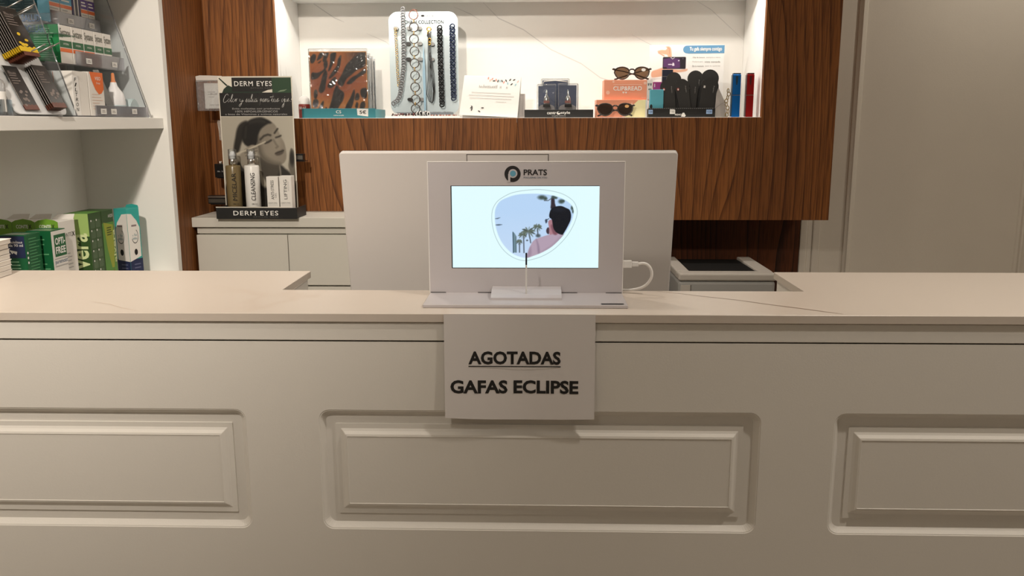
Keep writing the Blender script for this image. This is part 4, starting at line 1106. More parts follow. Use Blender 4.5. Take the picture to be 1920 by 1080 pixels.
def sachet(a0, b0, lift, w, h, yellow, label, grp):
    base = Vector(ea.location)
    o = thing('sachet', label, 'sachet', base + eo + eu * (a0 + w / 2) + ev * b0 + en * lift, 0, grp)
    fr = Fr(-eu * (w / 2) + en * 0.0016, eu, ev, en, w, h)
    t = MB(); t.prism([(0, 0), (w, 0), (w, h), (0, h)], fr.o - en * 0.0016, eu, ev, en, 0.0013); t.build('pouch', SB, o)
    t = MB(); t.prism([(0, 0), (w, 0), (w, h), (0, h)], fr.o - en * 0.0003, eu, ev, en, 0.0003); t.build('sealed_edge', SWH, o)
    t = MB(); t.prism([(0.0006, 0.0006), (w - 0.0006, 0.0006), (w - .0006, h - .0006), (0.0006, h - .0006)], fr.o, eu, ev, en, 0.0004); t.build('face', SB, o)
    fr.o = fr.o + en * 0.0004
    lines(fr, para(0.12, 0.7, 0.55, 0.78, 4, 0.3, int(lift * 9000)), SGR, o)
    scribble(fr, (0.15, 0.80, 0.68, 0.88), SGR, o, 5, 5)
    rnd = random.Random(int(lift * 10000) + int(a0 * 999))
    for q in range(10):
        cx, cy = rnd.uniform(0.15, 0.9), rnd.uniform(0.10, 0.46)
        shape(fr, [(cx + a, cy + b * 0.6) for a, b in circle(0, 0, 0.09, 0.05, 8)], SY if yellow else SGR, o, 'bean_print', lift=0.0004 + q * 0.00002)
    z = [(0, 0)] + [(w * (i / 8), (0.10 + (0.025 if i % 2 else 0)) * h) for i in range(9)] + [(w, 0)]
    t = MB(); t.prism(z, fr.o - en * 0.0021, eu, ev, en, 0.0024); t.build('zigzag_hem', SY if yellow else SBR, o)
    if yellow: decal(fr, (0.1, -0.09, 1.0, 0.0), SBR, o, 'brown_hem', lift=0.0)
    return o


ORD = ['innermost', 'second', 'third', 'fourth', 'fifth', 'sixth', 'seventh', 'eighth', 'ninth and foremost']
for i in range(9):
    sachet(0.036 - i * 0.0, 0.128, 0.003 + i * 0.0052, 0.068, 0.105, True, ORD[i] + ' black and yellow sachet from the rack board on the upper hook', 'black and yellow sachets')
for i in range(4):
    sachet(0.096, 0.008, 0.003 + i * 0.0052, 0.056, 0.104, False, ORD[i] + ' black and grey sachet from the board on the crowded lower hook', 'black and grey sachets')
sachet(0.010, 0.008, 0.003, 0.054, 0.104, False, 'single black and grey sachet alone on its lower hook', None)
# spray bottle and clear tray by the rack
tr = thing('clear_tray', 'shallow clear plastic tray under the small spray bottle', 'tray', (-1.140, 1.770, MZ))
t = MB(); t.box(-0.022, 0.020, -0.06, 0.062, 0.0, 0.002, 0.0004, 1); t.build('floor', CLEAREDGE, tr)
t = MB(); t.box(0.0185, 0.020, -0.06, 0.062, 0.002, 0.034); t.box(-0.022, 0.0185, 0.0605, 0.062, 0.002, 0.034); t.build('rim', CLEAR, tr)
sb = thing('spray_bottle', 'small clear spray bottle with a handwritten white label', 'bottle', (-1.1385, 1.808, MZ + 0.0023))
MILK = clear_mat('milky_clear', tint=(240, 242, 244), gloss=0.10, haze=0.35, hazecol=(236, 236, 236))
t = MB(); t.lathe([(0, 0), (0.0175, 0), (0.0185, 0.003), (0.0185, 0.062), (0.016, 0.070), (0.0095, 0.076), (0.0095, 0.084)], seg=24); t.build('bottle', MILK, sb)
t = MB(); t.lathe([(0.011, 0.080), (0.011, 0.118), (0.009, 0.121), (0, 0.121)], seg=20); t.build('cap', MILK, sb)
t = MB(); t.lathe([(0.0188, 0.006), (0.0188, 0.048)], seg=24); lb = t.build('label_wrap', PAPER, sb)
lff = Fr((-0.012, -0.0192, 0.012), (1, 0.12, 0), (0, 0, 1), (0.1, -1, 0), 0.03, 0.02)
text(lff, (0.15, 0.1, 1.0, 0.7), 'line', INK, sb, shear=0.3)

# ================================================================== COSMETICS DISPLAY ON THE BASE CABINET
CZ = 1.0653
dd = thing('cosmetics_display', 'black cosmetics counter display with a black and white portrait card', 'display stand', (-0.897, 2.72, CZ))
do = Vector((-0.897, 2.72, CZ))


def dpart(name, m, *a, bev=0.0004):
    t = MB(); t.box(*a, bev, 1); return local(t, do).build(name, m, dd)


dpart('tray_front', BLACK, -1.014, -0.756, 2.668, 2.671, CZ - 0.002, 1.0985)
dpart('tray_side', BLACK, -1.014, -1.011, 2.671, 2.775, CZ, 1.0985); dpart('tray_side', BLACK, -0.759, -0.756, 2.671, 2.775, CZ, 1.0985)
dpart('tray_floor', CREAM, -1.011, -0.759, 2.671, 2.775, CZ, 1.0790)
card = dpart('back_card', CREAM, -1.0170, -0.7790, 2.7640, 2.7670, 1.0790, 1.5075)
kf = Fr(V(-1.0170, 2.7640, 1.0790) - do, (1, 0, 0), (0, 0, 1), (0, -1, 0), 0.238, 0.4285)
tf = Fr(V(-1.014, 2.668, CZ) - do, (1, 0, 0), (0, 0, 1), (0, -1, 0), 0.258, 0.0335)
text(tf, (0.055, 0.0095, 0.198, 0.0240), 'DERM EYES', WHITEINK, dd, bold=0.008, frac=False, space=1.15); text(tf, (0.118, 0.0035, 0.198, 0.0062), 'OPTICAL CARE', GREYINK, dd, frac=False, space=1.3)
LEAFG = mat('leaf_green', (28, 62, 34), 0.5); LEAFD = mat('leaf_dark_green', (20, 42, 26), 0.5); CARDBLK = mat('card_black', (24, 23, 22), 0.4)
fz = lambda z: z - 1.0790
fxx = lambda x: x + 1.0170
decal(kf, (0.003, fz(1.383), 0.235, fz(1.456)), CARDBLK, card, 'slogan_panel', frac=False)
decal(kf, (0.174, fz(1.456), 0.235, fz(1.5035)), LEAFG, card, 'leaf_patch', frac=False)
decal(kf, (0.045, fz(1.460), 0.174, fz(1.5035)), CARDBLK, card, 'name_panel', frac=False, lift=0.0006)
decal(kf, (0.030, fz(1.4555), 0.175, fz(1.468)), LEAFD, card, 'leaf_strip', frac=False, lift=0.0003)
shape(kf, [(0.012, fz(1.456)), (0.018, fz(1.468)), (0.032, fz(1.480)), (0.046, fz(1.474)), (0.046, fz(1.456))], LEAFD, card, 'leaf_print', frac=False)
shape(kf, [(0.003, fz(1.501)), (0.006, fz(1.503)), (0.031, fz(1.480)), (0.027, fz(1.477))], LEAFD, card, 'leaf_stem', frac=False)
shape(kf, [(0.140, fz(1.457)), (0.174, fz(1.457)), (0.174, fz(1.467)), (0.160, fz(1.465))], CREAM, card, 'leaf_gap', frac=False, lift=.0008)
shape(kf, [(0.190, fz(1.458)), (0.200, fz(1.464)), (0.222, fz(1.467)), (0.212, fz(1.461))], mat('leaf_vein', (120, 140, 112), 0.5), card, 'leaf_vein', frac=False, lift=.0008)
text(kf, (fxx(-0.9640), fz(1.4770), fxx(-0.8435), fz(1.4925)), 'DERM EYES', WHITEINK, card, bold=0.008, frac=False, space=1.15, lift=.001); text(kf, (fxx(-0.912), fz(1.4695), fxx(-0.8435), fz(1.4725)), 'OPTICAL CARE', GREYINK, card, frac=False, space=1.3, lift=.001)
# brush-script slogan written with a single thin stroke per letter (x, y in x-heights)
GL_ = {'C': (1.5, [(1.5, 2.0), (1.2, 2.4), (0.7, 2.1), (0.25, 1.2), (0.15, 0.3), (0.5, -0.15), (1.0, 0.1), (1.5, 0.5)]),
       'o': (0.9, [(0.55, 1.0), (0.2, 0.8), (0.1, 0.35), (0.35, 0.0), (0.65, 0.3), (0.7, 0.75), (0.5, 1.0), (0.75, 0.8), (0.95, 0.85)]),
       'l': (0.65, [(0.0, 0.3), (0.4, 1.2), (0.6, 2.1), (0.45, 2.3), (0.25, 1.5), (0.2, 0.3), (0.35, 0.0), (0.7, 0.4)]),
       'r': (0.75, [(0.0, 0.4), (0.25, 1.0), (0.3, 0.0), (0.4, 0.6), (0.6, 1.0), (0.8, 0.9)]),
       'y': (0.9, [(0.0, 0.9), (0.1, 0.3), (0.35, 0.1), (0.65, 0.5), (0.75, 1.0), (0.65, 0.0), (0.45, -1.0), (0.15, -1.3), (0.1, -0.9), (0.5, -0.3), (0.95, 0.4)]),
       's': (0.75, [(0.0, 0.2), (0.4, 1.05), (0.4, 0.6), (0.6, 0.25), (0.35, 0.0), (0.1, 0.15), (0.8, 0.4)]),
       'a': (0.95, [(0.7, 0.85), (0.4, 1.0), (0.1, 0.5), (0.25, 0.0), (0.55, 0.3), (0.7, 0.95), (0.65, 0.2), (0.8, 0.0), (1.0, 0.4)]),
       'u': (0.95, [(0.0, 0.6), (0.15, 1.0), (0.12, 0.2), (0.35, 0.0), (0.6, 0.4), (0.7, 1.0), (0.65, 0.2), (0.8, 0.0), (1.0, 0.4)]),
       'd': (1.0, [(0.65, 0.8), (0.35, 1.0), (0.1, 0.45), (0.25, 0.0), (0.55, 0.35), (0.75, 1.4), (0.85, 2.3), (0.7, 1.0), (0.7, 0.15), (0.85, 0.0), (1.05, 0.4)]),
       'p': (0.95, [(0.05, 0.5), (0.25, 1.0), (0.15, -0.2), (0.1, -1.2), (0.2, 0.0), (0.4, 0.9), (0.65, 0.9), (0.65, 0.3), (0.4, 0.05), (0.95, 0.4)]),
       't': (0.7, [(0.0, 0.4), (0.35, 1.4), (0.45, 2.1), (0.25, 0.8), (0.25, 0.1), (0.45, 0.0), (0.75, 0.4)]),
       'j': (0.6, [(0.1, 0.5), (0.4, 1.0), (0.3, -0.3), (0.1, -1.3), (-0.35, -1.6), (-0.35, -1.1), (0.2, -0.4), (0.65, 0.4)]),
       '!': (0.4, [(0.35, 2.2), (0.2, 0.6)])}


def script(fr, word, x0, x1, base, xh, m, parent, wd=0.0012):
    tot = sum(GL_[c][0] for c in word); k = (x1 - x0) / tot; t = MB(); x = x0
    def stroke(P):
        Q = []
        for i in range(len(P) - 1):
            a, b, c, d = [np.array(P[max(0, min(len(P) - 1, j))]) for j in (i - 1, i, i + 1, i + 2)]
            for j in range(4):
                q = j / 4; Q.append(0.5 * (2 * b + (c - a) * q + (2 * a - 5 * b + 4 * c - d) * q * q + (3 * b - a - 3 * c + d) * q ** 3))
        Q.append(np.array(P[-1]))
        for a, b in zip(Q, Q[1:]):
            d = b - a; n = np.array([-d[1], d[0]]); n = n / (np.linalg.norm(n) + 1e-9) * wd / 2; e = d / (np.linalg.norm(d) + 1e-9) * wd * 0.3
            t.quad([fr.p(*(a - n - e), .0009), fr.p(*(b - n + e), .0009), fr.p(*(b + n + e), .0009), fr.p(*(a + n - e), .0009)])
    for c in word:
        w, P = GL_[c]
        stroke([(x + (px + 0.18 * py) * k, base + py * xh) for px, py in P])
        if c == 't': stroke([(x - 0.15 * k, base + 1.45 * xh), (x + 0.9 * k, base + 1.6 * xh)])
        if c == 'j': stroke([(x + 0.6 * k, base + 1.5 * xh), (x + 0.66 * k, base + 1.62 * xh)])
        if c == '!': stroke([(x + 0.18 * k, base + 0.1 * xh), (x + 0.20 * k, base + 0.2 * xh)])
        x += w * k
    return t.build('script_lettering', m, parent)


for wd_, a, b in (('Color', 0.013, 0.059), ('y', 0.066, 0.078), ('salud', 0.086, 0.124), ('para', 0.132, 0.162), ('tus', 0.168, 0.193), ('ojos', 0.201, 0.226), ('!', 0.229, 0.235)):
    script(kf, wd_, a, b, fz(1.4275), 0.0105, WHITEINK, card, wd=0.0013)
text(kf, (fxx(-0.975), fz(1.4025), fxx(-0.822), fz(1.4095)), 'Evita molestias con productos', PALEINK, card, frac=False, lift=.0009)
text(kf, (fxx(-0.966), fz(1.3950), fxx(-0.829), fz(1.4010)), '100% HIPOALERGENICOS', PALEINK, card, frac=False, lift=.0009)
text(kf, (fxx(-0.999), fz(1.3850), fxx(-0.799), fz(1.3920)), 'a base de Vitaminas y activos naturales', PALEINK, card, frac=False, lift=.0009)
# black and white portrait
q_ = lambda pts: [(x - 0.075 * y, y) for x, y in pts]
cv = Cv(150, 172, (392, 4, 1118, 870), (172, 166, 152))
cv.mix(np.clip((cv.X - 700) / 420, 0, 1) * 0.8, (188, 182, 168)); cv.mix(np.clip((430 - cv.X) / 60, 0, 1) * .5, (176, 170, 154))
cv.line(q_([(1075, 0), (1085, 300)]), 26, (182, 176, 160), 22, 0.7)
cv.poly(q_([(660, 48), (600, 60), (560, 110), (540, 200), (525, 290), (530, 345), (575, 335), (600, 260), (640, 150)]), (38, 35, 31), 12)
cv.poly(q_([(540, 480), (640, 440), (760, 520), (860, 620), (990, 470), (1060, 500), (1110, 540), (1150, 600), (1190, 900), (430, 900)]), (46, 43, 39), 12)
cv.poly(q_([(800, 380), (930, 440), (1000, 440), (985, 540), (930, 610), (870, 630), (820, 560), (795, 470)]), (74, 69, 61), 14)
cv.poly(q_([(990, 450), (1002, 560), (985, 600), (900, 600), (880, 640), (800, 560), (795, 600), (850, 680), (1000, 640), (1010, 520)]), (150, 144, 130), 8)
cv.poly(q_([(790, 120), (870, 45), (935, 75), (975, 140), (1000, 190), (1040, 255), (1062, 350), (1058, 410), (1025, 448), (960, 458), (870, 432), (805, 385), (772, 300), (762, 200)]), (136, 128, 115), 7)
cv.poly(q_([(775, 200), (800, 290), (840, 370), (930, 430), (1000, 452), (930, 456), (850, 430), (790, 370), (765, 290)]), (84, 78, 69), 30)
cv.ell(*q_([(960, 215)])[0], 40, 55, (160, 151, 136), 1.2, .8); cv.ell(*q_([(905, 330)])[0], 60, 55, (152, 143, 128), 1.4, .7)
cv.poly(q_([(640, 70), (700, 28), (790, 10), (860, 30), (905, 62), (860, 75), (800, 120), (772, 180), (762, 250), (735, 290), (680, 290), (625, 250), (605, 180), (615, 110)]), (26, 24, 22), 10)
cv.line(q_([(690, 60), (760, 40), (830, 50)]), 18, (62, 58, 52), 20, .7); cv.line(q_([(650, 100), (640, 200)]), 10, (70, 66, 58), 14, .6)
cv.line(q_([(795, 218), (830, 185), (870, 172), (897, 178)]), 15, (44, 40, 35), 9); cv.line(q_([(938, 158), (955, 135), (968, 118)]), 13, (34, 31, 27), 8)
cv.line(q_([(845, 252), (875, 243), (905, 225)]), 13, (30, 27, 24), 9); cv.line(q_([(950, 200), (980, 192), (1002, 182)]), 11, (30, 27, 24), 8)
cv.line(q_([(930, 220), (955, 262), (975, 282), (958, 296)]), 11, (104, 97, 86), 12); cv.line(q_([(935, 205), (985, 268)]), 14, (150, 142, 128), 14, .7)
cv.poly(q_([(945, 352), (975, 330), (1000, 322), (1020, 312), (1036, 318), (1030, 345), (1000, 366), (965, 370)]), (84, 76, 68), 8); cv.line(q_([(950, 348), (1035, 322)]), 5, (38, 34, 30), 4)
cv.poly(q_([(575, 395), (600, 350), (650, 300), (710, 268), (765, 285), (775, 330), (735, 350), (715, 400), (690, 480), (640, 500), (600, 460)]), (146, 138, 124), 8)
for a, b in (((640, 318), (760, 300)), ((640, 345), (765, 325)), ((650, 372), (745, 350))): cv.line(q_([a, b]), 7, (78, 73, 65), 7, .8)
cv.line(q_([(560, 352), (700, 300), (845, 240)]), 13, (192, 184, 166), 5)
cv.poly(q_([(1108, 305), (1135, 330), (1140, 400), (1150, 470), (1170, 600), (1130, 590), (1100, 520), (1085, 460), (1098, 380)]), (106, 100, 89), 9); cv.ell(*q_([(1120, 395)])[0], 24, 72, (42, 39, 35), .4)
cv.line(q_([(500, 690), (1150, 690)]), 34, (28, 26, 24), 20, .6)
cv.build(kf, (0.003, fz(1.090), 0.235, fz(1.3815)), PRINT, card, 'portrait_print', frac=False)
t = MB(); t.box(-0.119, 0.119, -0.047, -0.0455, 0.0335, 0.036); t.build('tray_edge', CREAM, dd)


def pump_bottle(label, x, m, capm, txt, top):
    o = thing('pump_bottle', label, 'bottle', (x, 2.700, 1.0793))
    t = MB(); t.lathe([(0, 0), (0.0215, 0), (0.0232, 0.002), (0.0232, 0.147), (0.0215, 0.1508), (0.012, 0.1516)], seg=28); t.build('body', m, o)
    t = MB(); t.lathe([(0.0118, 0.1516), (0.0122, 0.152), (0.0122, 0.171), (0.0112, 0.172)], seg=24); t.build('collar', CHROME, o)
    t = MB(); t.lathe([(0.0085, 0.172), (0.0085, 0.179), (0.0100, 0.180), (0.0100, 0.186), (0.0070, 0.188), (0.0070, 0.194), (0, 0.195)], seg=20); t.build('pump', WHITEP, o)
    t = MB(); t.lathe([(0.0126, 0.170), (0.0126, 0.200), (0.0118, 0.2015), (0, 0.2015)], seg=24); t.build('overcap', CLEAR, o)
    f_ = Fr((0.002, -0.0236, 0.0), (1, 0, 0), (0, 0, 1), (0, -1, 0), 1, 1)
    text(f_, (-0.0005, 0.042, 0.0135, 0.128), txt, capm, o, vertical=True, frac=False, bold=0.0, lift=0.0)
    text(f_, (0.000, 0.0285, 0.018, 0.0325), 'DERM EYES', capm, o, frac=False, lift=-0.0)
    return o


pump_bottle('amber-grey pump bottle labelled MICELAR in the cosmetics display', -0.9625, mat('amber_liquid', (120, 104, 72), 0.25), INK, 'MICELAR', 0)
pump_bottle('white pump bottle labelled CLEANSING in the cosmetics display', -0.9030, mat('white_bottle', (232, 230, 226), 0.3), INK, 'CLEANSING', 0)
for lab_, x, w, tx, h in (('slim white carton labelled ANTI-STRESS in the cosmetics display', -0.836, 0.0375, 'ANTI-STRESS', 0.1160), ('slim white carton labelled LIFTING in the cosmetics display', -0.7945, 0.0385, 'LIFTING', 0.1180)):
    c, f = carton('serum_carton', lab_, 'box', (x, 2.705, 1.0793), (w, 0.034, h), WHT, R(-1))
    text(f['front'], (0.36, 0.38, 0.62, 0.90), tx, INK, c, vertical=True, bold=0.0)
    if tx != 'LIFTING': text(f['front'], (0.68, 0.42, 0.82, 0.56), 'GEL', GREYINK, c, vertical=True)
    else: lines(f['front'], [(0.7, 0.6, 0.72, 0.88), (0.76, 0.6, 0.78, 0.85)], PALEINK, c)
    text(f['front'], (0.1, 0.26, 0.85, 0.30), 'DERM EYES', GREYINK, c); decal(f['front'], (0.1, 0.225, 0.9, 0.232), PALEINK, c, 'rule')
# slim rack behind the card with hanging and standing make-up
rk = thing('product_rack', 'slim black wire rack standing behind the portrait card', 'rack', (-0.90, 2.82, CZ))
t = MB(); t.box(-0.09, 0.09, -0.03, 0.05, 0, 0.004); t.build('foot', BLACKP, rk)
for x in (-0.085, 0.083):
    t = MB(); t.tube([(x, 0.02, 0.004), (x, 0.02, 0.43)], 0.003, 8); t.build('upright', BLACKP, rk)
for z, a, b in ((0.0335, -0.182, 0.09), (0.120, -0.155, 0.09), (0.1745, -0.09, 0.140)):
    t = MB(); t.box(a, b, -0.018, 0.02, z - 0.0025, z); t.build('tray', BLACKP, rk)
for z, a in ((0.438, -0.19), (0.306, -0.145)):
    t = MB(); t.tube([(a, 0.0, z), (-0.084, 0.0, z), (-0.084, 0.02, z - 0.01)], 0.0014, 6); t.build('peg', STEEL, rk)
ZIPF = clear_mat('zip_film', gloss=0.12, bump=0.6, bscale=30, haze=0.14)
zb = thing('zip_bag', 'clear zip bag with a small white box hanging behind the portrait card', 'bag', (-1.060, 2.806, 1.400))
t = MB(); t.box(-0.042, 0.042, -0.010, 0.006, 0.0, 0.098, 0.004, 2); t.build('film', ZIPF, zb)
t = MB(); t.prism([(-0.042, 0.093), (0.042, 0.097), (0.042, 0.111), (0.0, 0.1125), (-0.030, 0.113), (-0.043, 0.110)], (0, -0.0005, 0), (1, 0, 0), (0, 0, 1), (0, -1, 0), 0.002); t.build('zip_strip', mat('zip_white', (214, 208, 200), 0.5), zb)
t = MB(); t.box(-0.016, 0.036, -0.006, 0.002, 0.008, 0.088, 0.0006, 1); wb = t.build('inner_box', WHT, zb)
f_ = Fr((-0.016, -0.006, 0.008), (1, 0, 0), (0, 0, 1), (0, -1, 0), 0.052, 0.08); scribble(f_, (0.22, 0.55, 0.8, 0.60), GREYINK, wb, 6, 8); lines(f_, [(0.22, 0.64, 0.7, 0.66), (0.22, 0.45, 0.6, 0.47)], PALEINK, wb); text(f_, (0.3, 0.12, 0.9, 0.16), 'DERM EYES', GREYINK, wb)
fp = thing('foil_pouch', 'small torn silver foil pouch hanging behind the portrait card', 'pouch', (-1.030, 2.812, 1.306))
t = MB(); t.prism([(-0.010, 0.002), (-0.006, 0.0), (0.012, 0.002), (0.012, 0.064), (-0.012, 0.064), (-0.014, 0.058), (-0.011, 0.03)], (0, 0, 0), (1, 0, 0), (0, 0, 1), (0, -1, 0), 0.004, bev=0.0008); t.build('foil', mat('crumpled_foil', (206, 200, 192), 0.3, metal=0.7, bump=0.8, bscale=90), fp)
t = MB(); t.box(-0.003, 0.003, -0.0046, -0.004, 0.02, 0.05); t.build('label_strip', SBR, fp)
mk_ = thing('mascara_box', 'small black mascara box with a chrome lid on the left of the rack', 'box', (-1.044, 2.818, 1.1856))
t = MB(); t.box(-0.018, 0.014, -0.012, 0.012, 0.0, 0.044, 0.001); t.build('box', BLACKP, mk_)
t = MB(); t.lathe([(0, 0.053), (0.006, 0.053), (0.007, 0.051), (0.007, 0.044)], c=(-0.002, 0, 0), seg=16); t.build('lid', CHROME, mk_)
f_ = Fr((-0.018, -0.012, 0), (1, 0, 0), (0, 0, 1), (0, -1, 0), 0.032, 0.044); scribble(f_, (0.3, 0.4, 0.9, 0.55), PALEINK, mk_, 4, 4)
pl = thing('eyeshadow_palette', 'flat black eyeshadow palette with a silver rim on the rack', 'palette', (-1.056, 2.815, 1.0991))
t = MB(); t.box(-0.032, 0.03, -0.016, 0.016, 0, 0.027, 0.001); t.build('case', BLACKP, pl)
t = MB(); t.box(-0.0322, 0.03, -0.0166, -0.016, 0.0205, 0.0255); t.build('silver_rim', STEEL, pl)
t = MB(); t.box(-0.030, 0.028, -0.0166, -0.016, 0.004, 0.0165); t.build('window', mat('palette_window', (70, 66, 60), 0.15), pl)
mr = thing('mascara_box', 'small black and clear box sticking out right of the portrait card', 'box', (-0.780, 2.815, 1.2401))
t = MB(); t.box(-0.016, 0.016, -0.012, 0.012, 0, 0.022, 0.001); t.build('box', BLACKP, mr)
t = MB(); t.box(-0.012, 0.013, -0.0126, -0.012, 0.004, 0.017); t.build('window', mat('grey_window', (96, 92, 86), 0.2), mr)

# ================================================================== NICHE GOODS
NZ0 = NZ + 0.0003
# ---- teal tray of patterned lens cloths
tt = thing('cloth_tray', 'shallow teal cardboard tray holding packs of patterned lens cloths', 'tray', (-0.67, 3.02, NZ0))
TEALM = mat('teal_card', (36, 122, 134), 0.45); TEAL_LIT = mat('teal_card_lit_side', (44, 132, 142), 0.4)  # side walls get a lighter teal copy with the light painted in
t = MB(); t.box(-0.126, 0.124, -0.092, -0.0895, 0, 0.0320, 0.0004, 1); t.build('front_wall', TEALM, tt)
for a in (-0.126, 0.1215):
    t = MB(); t.box(a, a + 0.0025, -0.0895, 0.100, 0, 0.030, 0.0004, 1); t.build('side_wall', TEAL_LIT, tt)
t = MB(); t.box(-0.1235, 0.1215, 0.0975, 0.100, 0, 0.030); t.build('back_wall', TEALM, tt)
t = MB(); t.box(-0.1235, 0.1215, -0.0895, 0.0975, 0, 0.002); t.build('floor', TEALM, tt)
f_ = Fr((-0.126, -0.092, 0), (1, 0, 0), (0, 0, 1), (0, -1, 0), 0.25, 0.032)
shape(f_, [(0.755, 0.30), (0.90, 0.16), (0.905, 0.95), (0.75, 0.98)], STICK, tt, 'price_sticker'); text(f_, (0.785, 0.42, 0.875, 0.80), '5\u20ac', INK, tt, bold=0.02, lift=.0009)
text(f_, (0.465, 0.5, 0.535, 0.80), 'CS', WHITEINK, tt); text(f_, (0.43, 0.2, 0.57, 0.36), 'centrostyle', WHITEINK, tt)
for i in range(6):
    yy = 2.947 + i * 0.026
    nm = ['amber tiger-print lens cloth pack at the front of the teal tray', 'white lens cloth pack right behind the tiger-print one', 'silver-grey lens cloth pack second behind the tiger print', 'pale lens cloth pack third behind the tiger print', 'amber and black lens cloth pack near the back of the teal tray', 'grey lens cloth pack at the very back of the teal tray'][i]
    c = thing('lens_cloth_pack', nm, 'cloth pack', (-0.6705 + 0.002 * (i % 2), yy, NZ0 + 0.0023), 0, 'lens cloth packs in the teal tray')
    w, h = 0.193, (0.2175, 0.198, 0.206, 0.196, 0.20, 0.195)[i]
    cm = [mat('cloth_edge', (214, 150, 84), 0.6), WHT, mat('cloth_silver', (188, 192, 196), 0.3), WHT, mat('cloth_amber', (176, 120, 60), 0.6), mat('cloth_grey', (150, 156, 164), 0.5)][i]
    t = MB(); t.box(-w / 2, w / 2, -0.003, 0.004, 0.002, h, 0.0006, 1); cl_ = t.build('folded_cloth', cm, c)
    t = MB(); t.box(-w / 2 - 0.003, w / 2 + 0.003, -0.0052, 0.0062, 0.0, h + 0.009, 0.002, 2); t.build('film_sleeve', SLEEVE if i == 0 else ZIPF, c)
    if i == 0:
        cv = Cv(150, 150, (150, 185, 880, 905), (196, 118, 58))
        cv.mix(np.clip((880 - np.abs(cv.Y - 520) * 2.2 - np.abs(cv.X - 400)) / 700, 0, 1) * .8, (158, 76, 48)); cv.mix(np.clip((cv.Y - 640) / 120, 0, 1) * .8, (206, 136, 66)); cv.mix(np.clip((cv.X - 560) / 260, 0, 1) * np.clip((420 - cv.Y) / 200, 0, 1), (66, 38, 32))
        blk_ = (34, 28, 28)
        for p in ([(165, 300), (160, 250), (200, 205), (232, 215), (228, 260), (195, 300)], [(245, 270), (290, 190), (345, 190), (310, 240), (270, 265)], [(320, 270), (350, 200), (402, 190), (370, 260), (335, 290)],
                  [(385, 385), (415, 300), (420, 215), (450, 190), (495, 190), (480, 260), (440, 330), (410, 380)], [(255, 300), (300, 275), (280, 300)], [(160, 470), (175, 410), (250, 410), (330, 370), (330, 310), (365, 265), (382, 320), (350, 380), (300, 420), (240, 470), (180, 485)],
                  [(255, 590), (280, 530), (310, 440), (350, 380), (372, 420), (350, 520), (330, 600), (285, 635), (255, 620)], [(390, 470), (440, 400), (500, 330), (520, 260), (560, 220), (545, 320), (500, 400), (430, 460)], [(185, 680), (190, 620), (215, 598), (235, 630), (225, 680), (205, 700)],
                  [(165, 770), (180, 715), (220, 705), (242, 735), (225, 785), (190, 800)], [(210, 890), (230, 830), (270, 760), (310, 725), (300, 790), (275, 850), (265, 900)], [(370, 560), (420, 490), (480, 460), (470, 540), (410, 580)],
                  [(330, 890), (380, 800), (420, 700), (450, 610), (490, 550), (520, 590), (580, 640), (560, 720), (500, 800), (470, 890)], [(500, 520), (560, 430), (620, 330), (700, 260), (760, 220), (860, 200), (860, 330), (760, 380), (690, 430), (620, 480), (560, 560)],
                  [(620, 530), (680, 470), (760, 430), (860, 370), (870, 410), (760, 470), (680, 530)], [(560, 890), (600, 780), (660, 690), (710, 600), (720, 650), (690, 760), (640, 850), (610, 900)], [(795, 650), (800, 600), (850, 580), (880, 600), (870, 690), (820, 690)],
                  [(720, 710), (735, 650), (765, 640), (780, 680), (760, 715)], [(780, 800), (800, 745), (840, 735), (850, 780), (820, 830), (800, 860)], [(720, 790), (740, 740), (760, 760), (745, 810)], [(750, 890), (790, 840), (815, 850), (800, 890)], [(850, 890), (870, 850), (890, 880)], [(300, 890), (320, 820), (345, 800), (345, 880)]):
            cv.poly(p, blk_, 8)
        fr = Fr((-w / 2, -0.003, 0.002), (1, 0, 0), (0, 0, 1), (0, -1, 0), w, h - 0.002)
        cv.build(fr, (0.006, 0.0, 0.994, 0.985), PRINT, cl_, 'tiger_print')
        f2 = Fr((-w / 2, -0.0052, 0), (1, 0, 0), (0, 0, 1), (0, -1, 0), w, h)
    elif i in (1, 3): decal(Fr((w / 2, -0.003, 0.002), (0, 1, 0), (0, 0, 1), (1, 0, 0), 0.007, h), (0, 0.3, 1, 0.6), GREYINK, cl_, 'edge_print')
jr = thing('small_jar', 'small jar with a white dome lid and red label behind the teal tray', 'jar', (-0.8190, 3.05, NZ0))
t = MB(); t.lathe([(0, 0), (0.0195, 0), (0.0205, 0.003), (0.0205, 0.046), (0.019, 0.049)], seg=24); t.build('body', mat('red_label', (132, 44, 36), 0.45), jr)
t = MB(); t.lathe([(0.0195, 0.049), (0.0195, 0.058), (0.017, 0.068), (0.010, 0.076), (0, 0.079)], seg=24); t.build('lid', WHITEP, jr)
f_ = Fr((-0.013, -0.0212, 0.030), (1, 0, 0), (0, 0, 1), (0, -1, 0), 0.026, 0.012); scribble(f_, (0.05, 0.1, 0.95, 0.9), WHITEINK, jr, 3, 6)

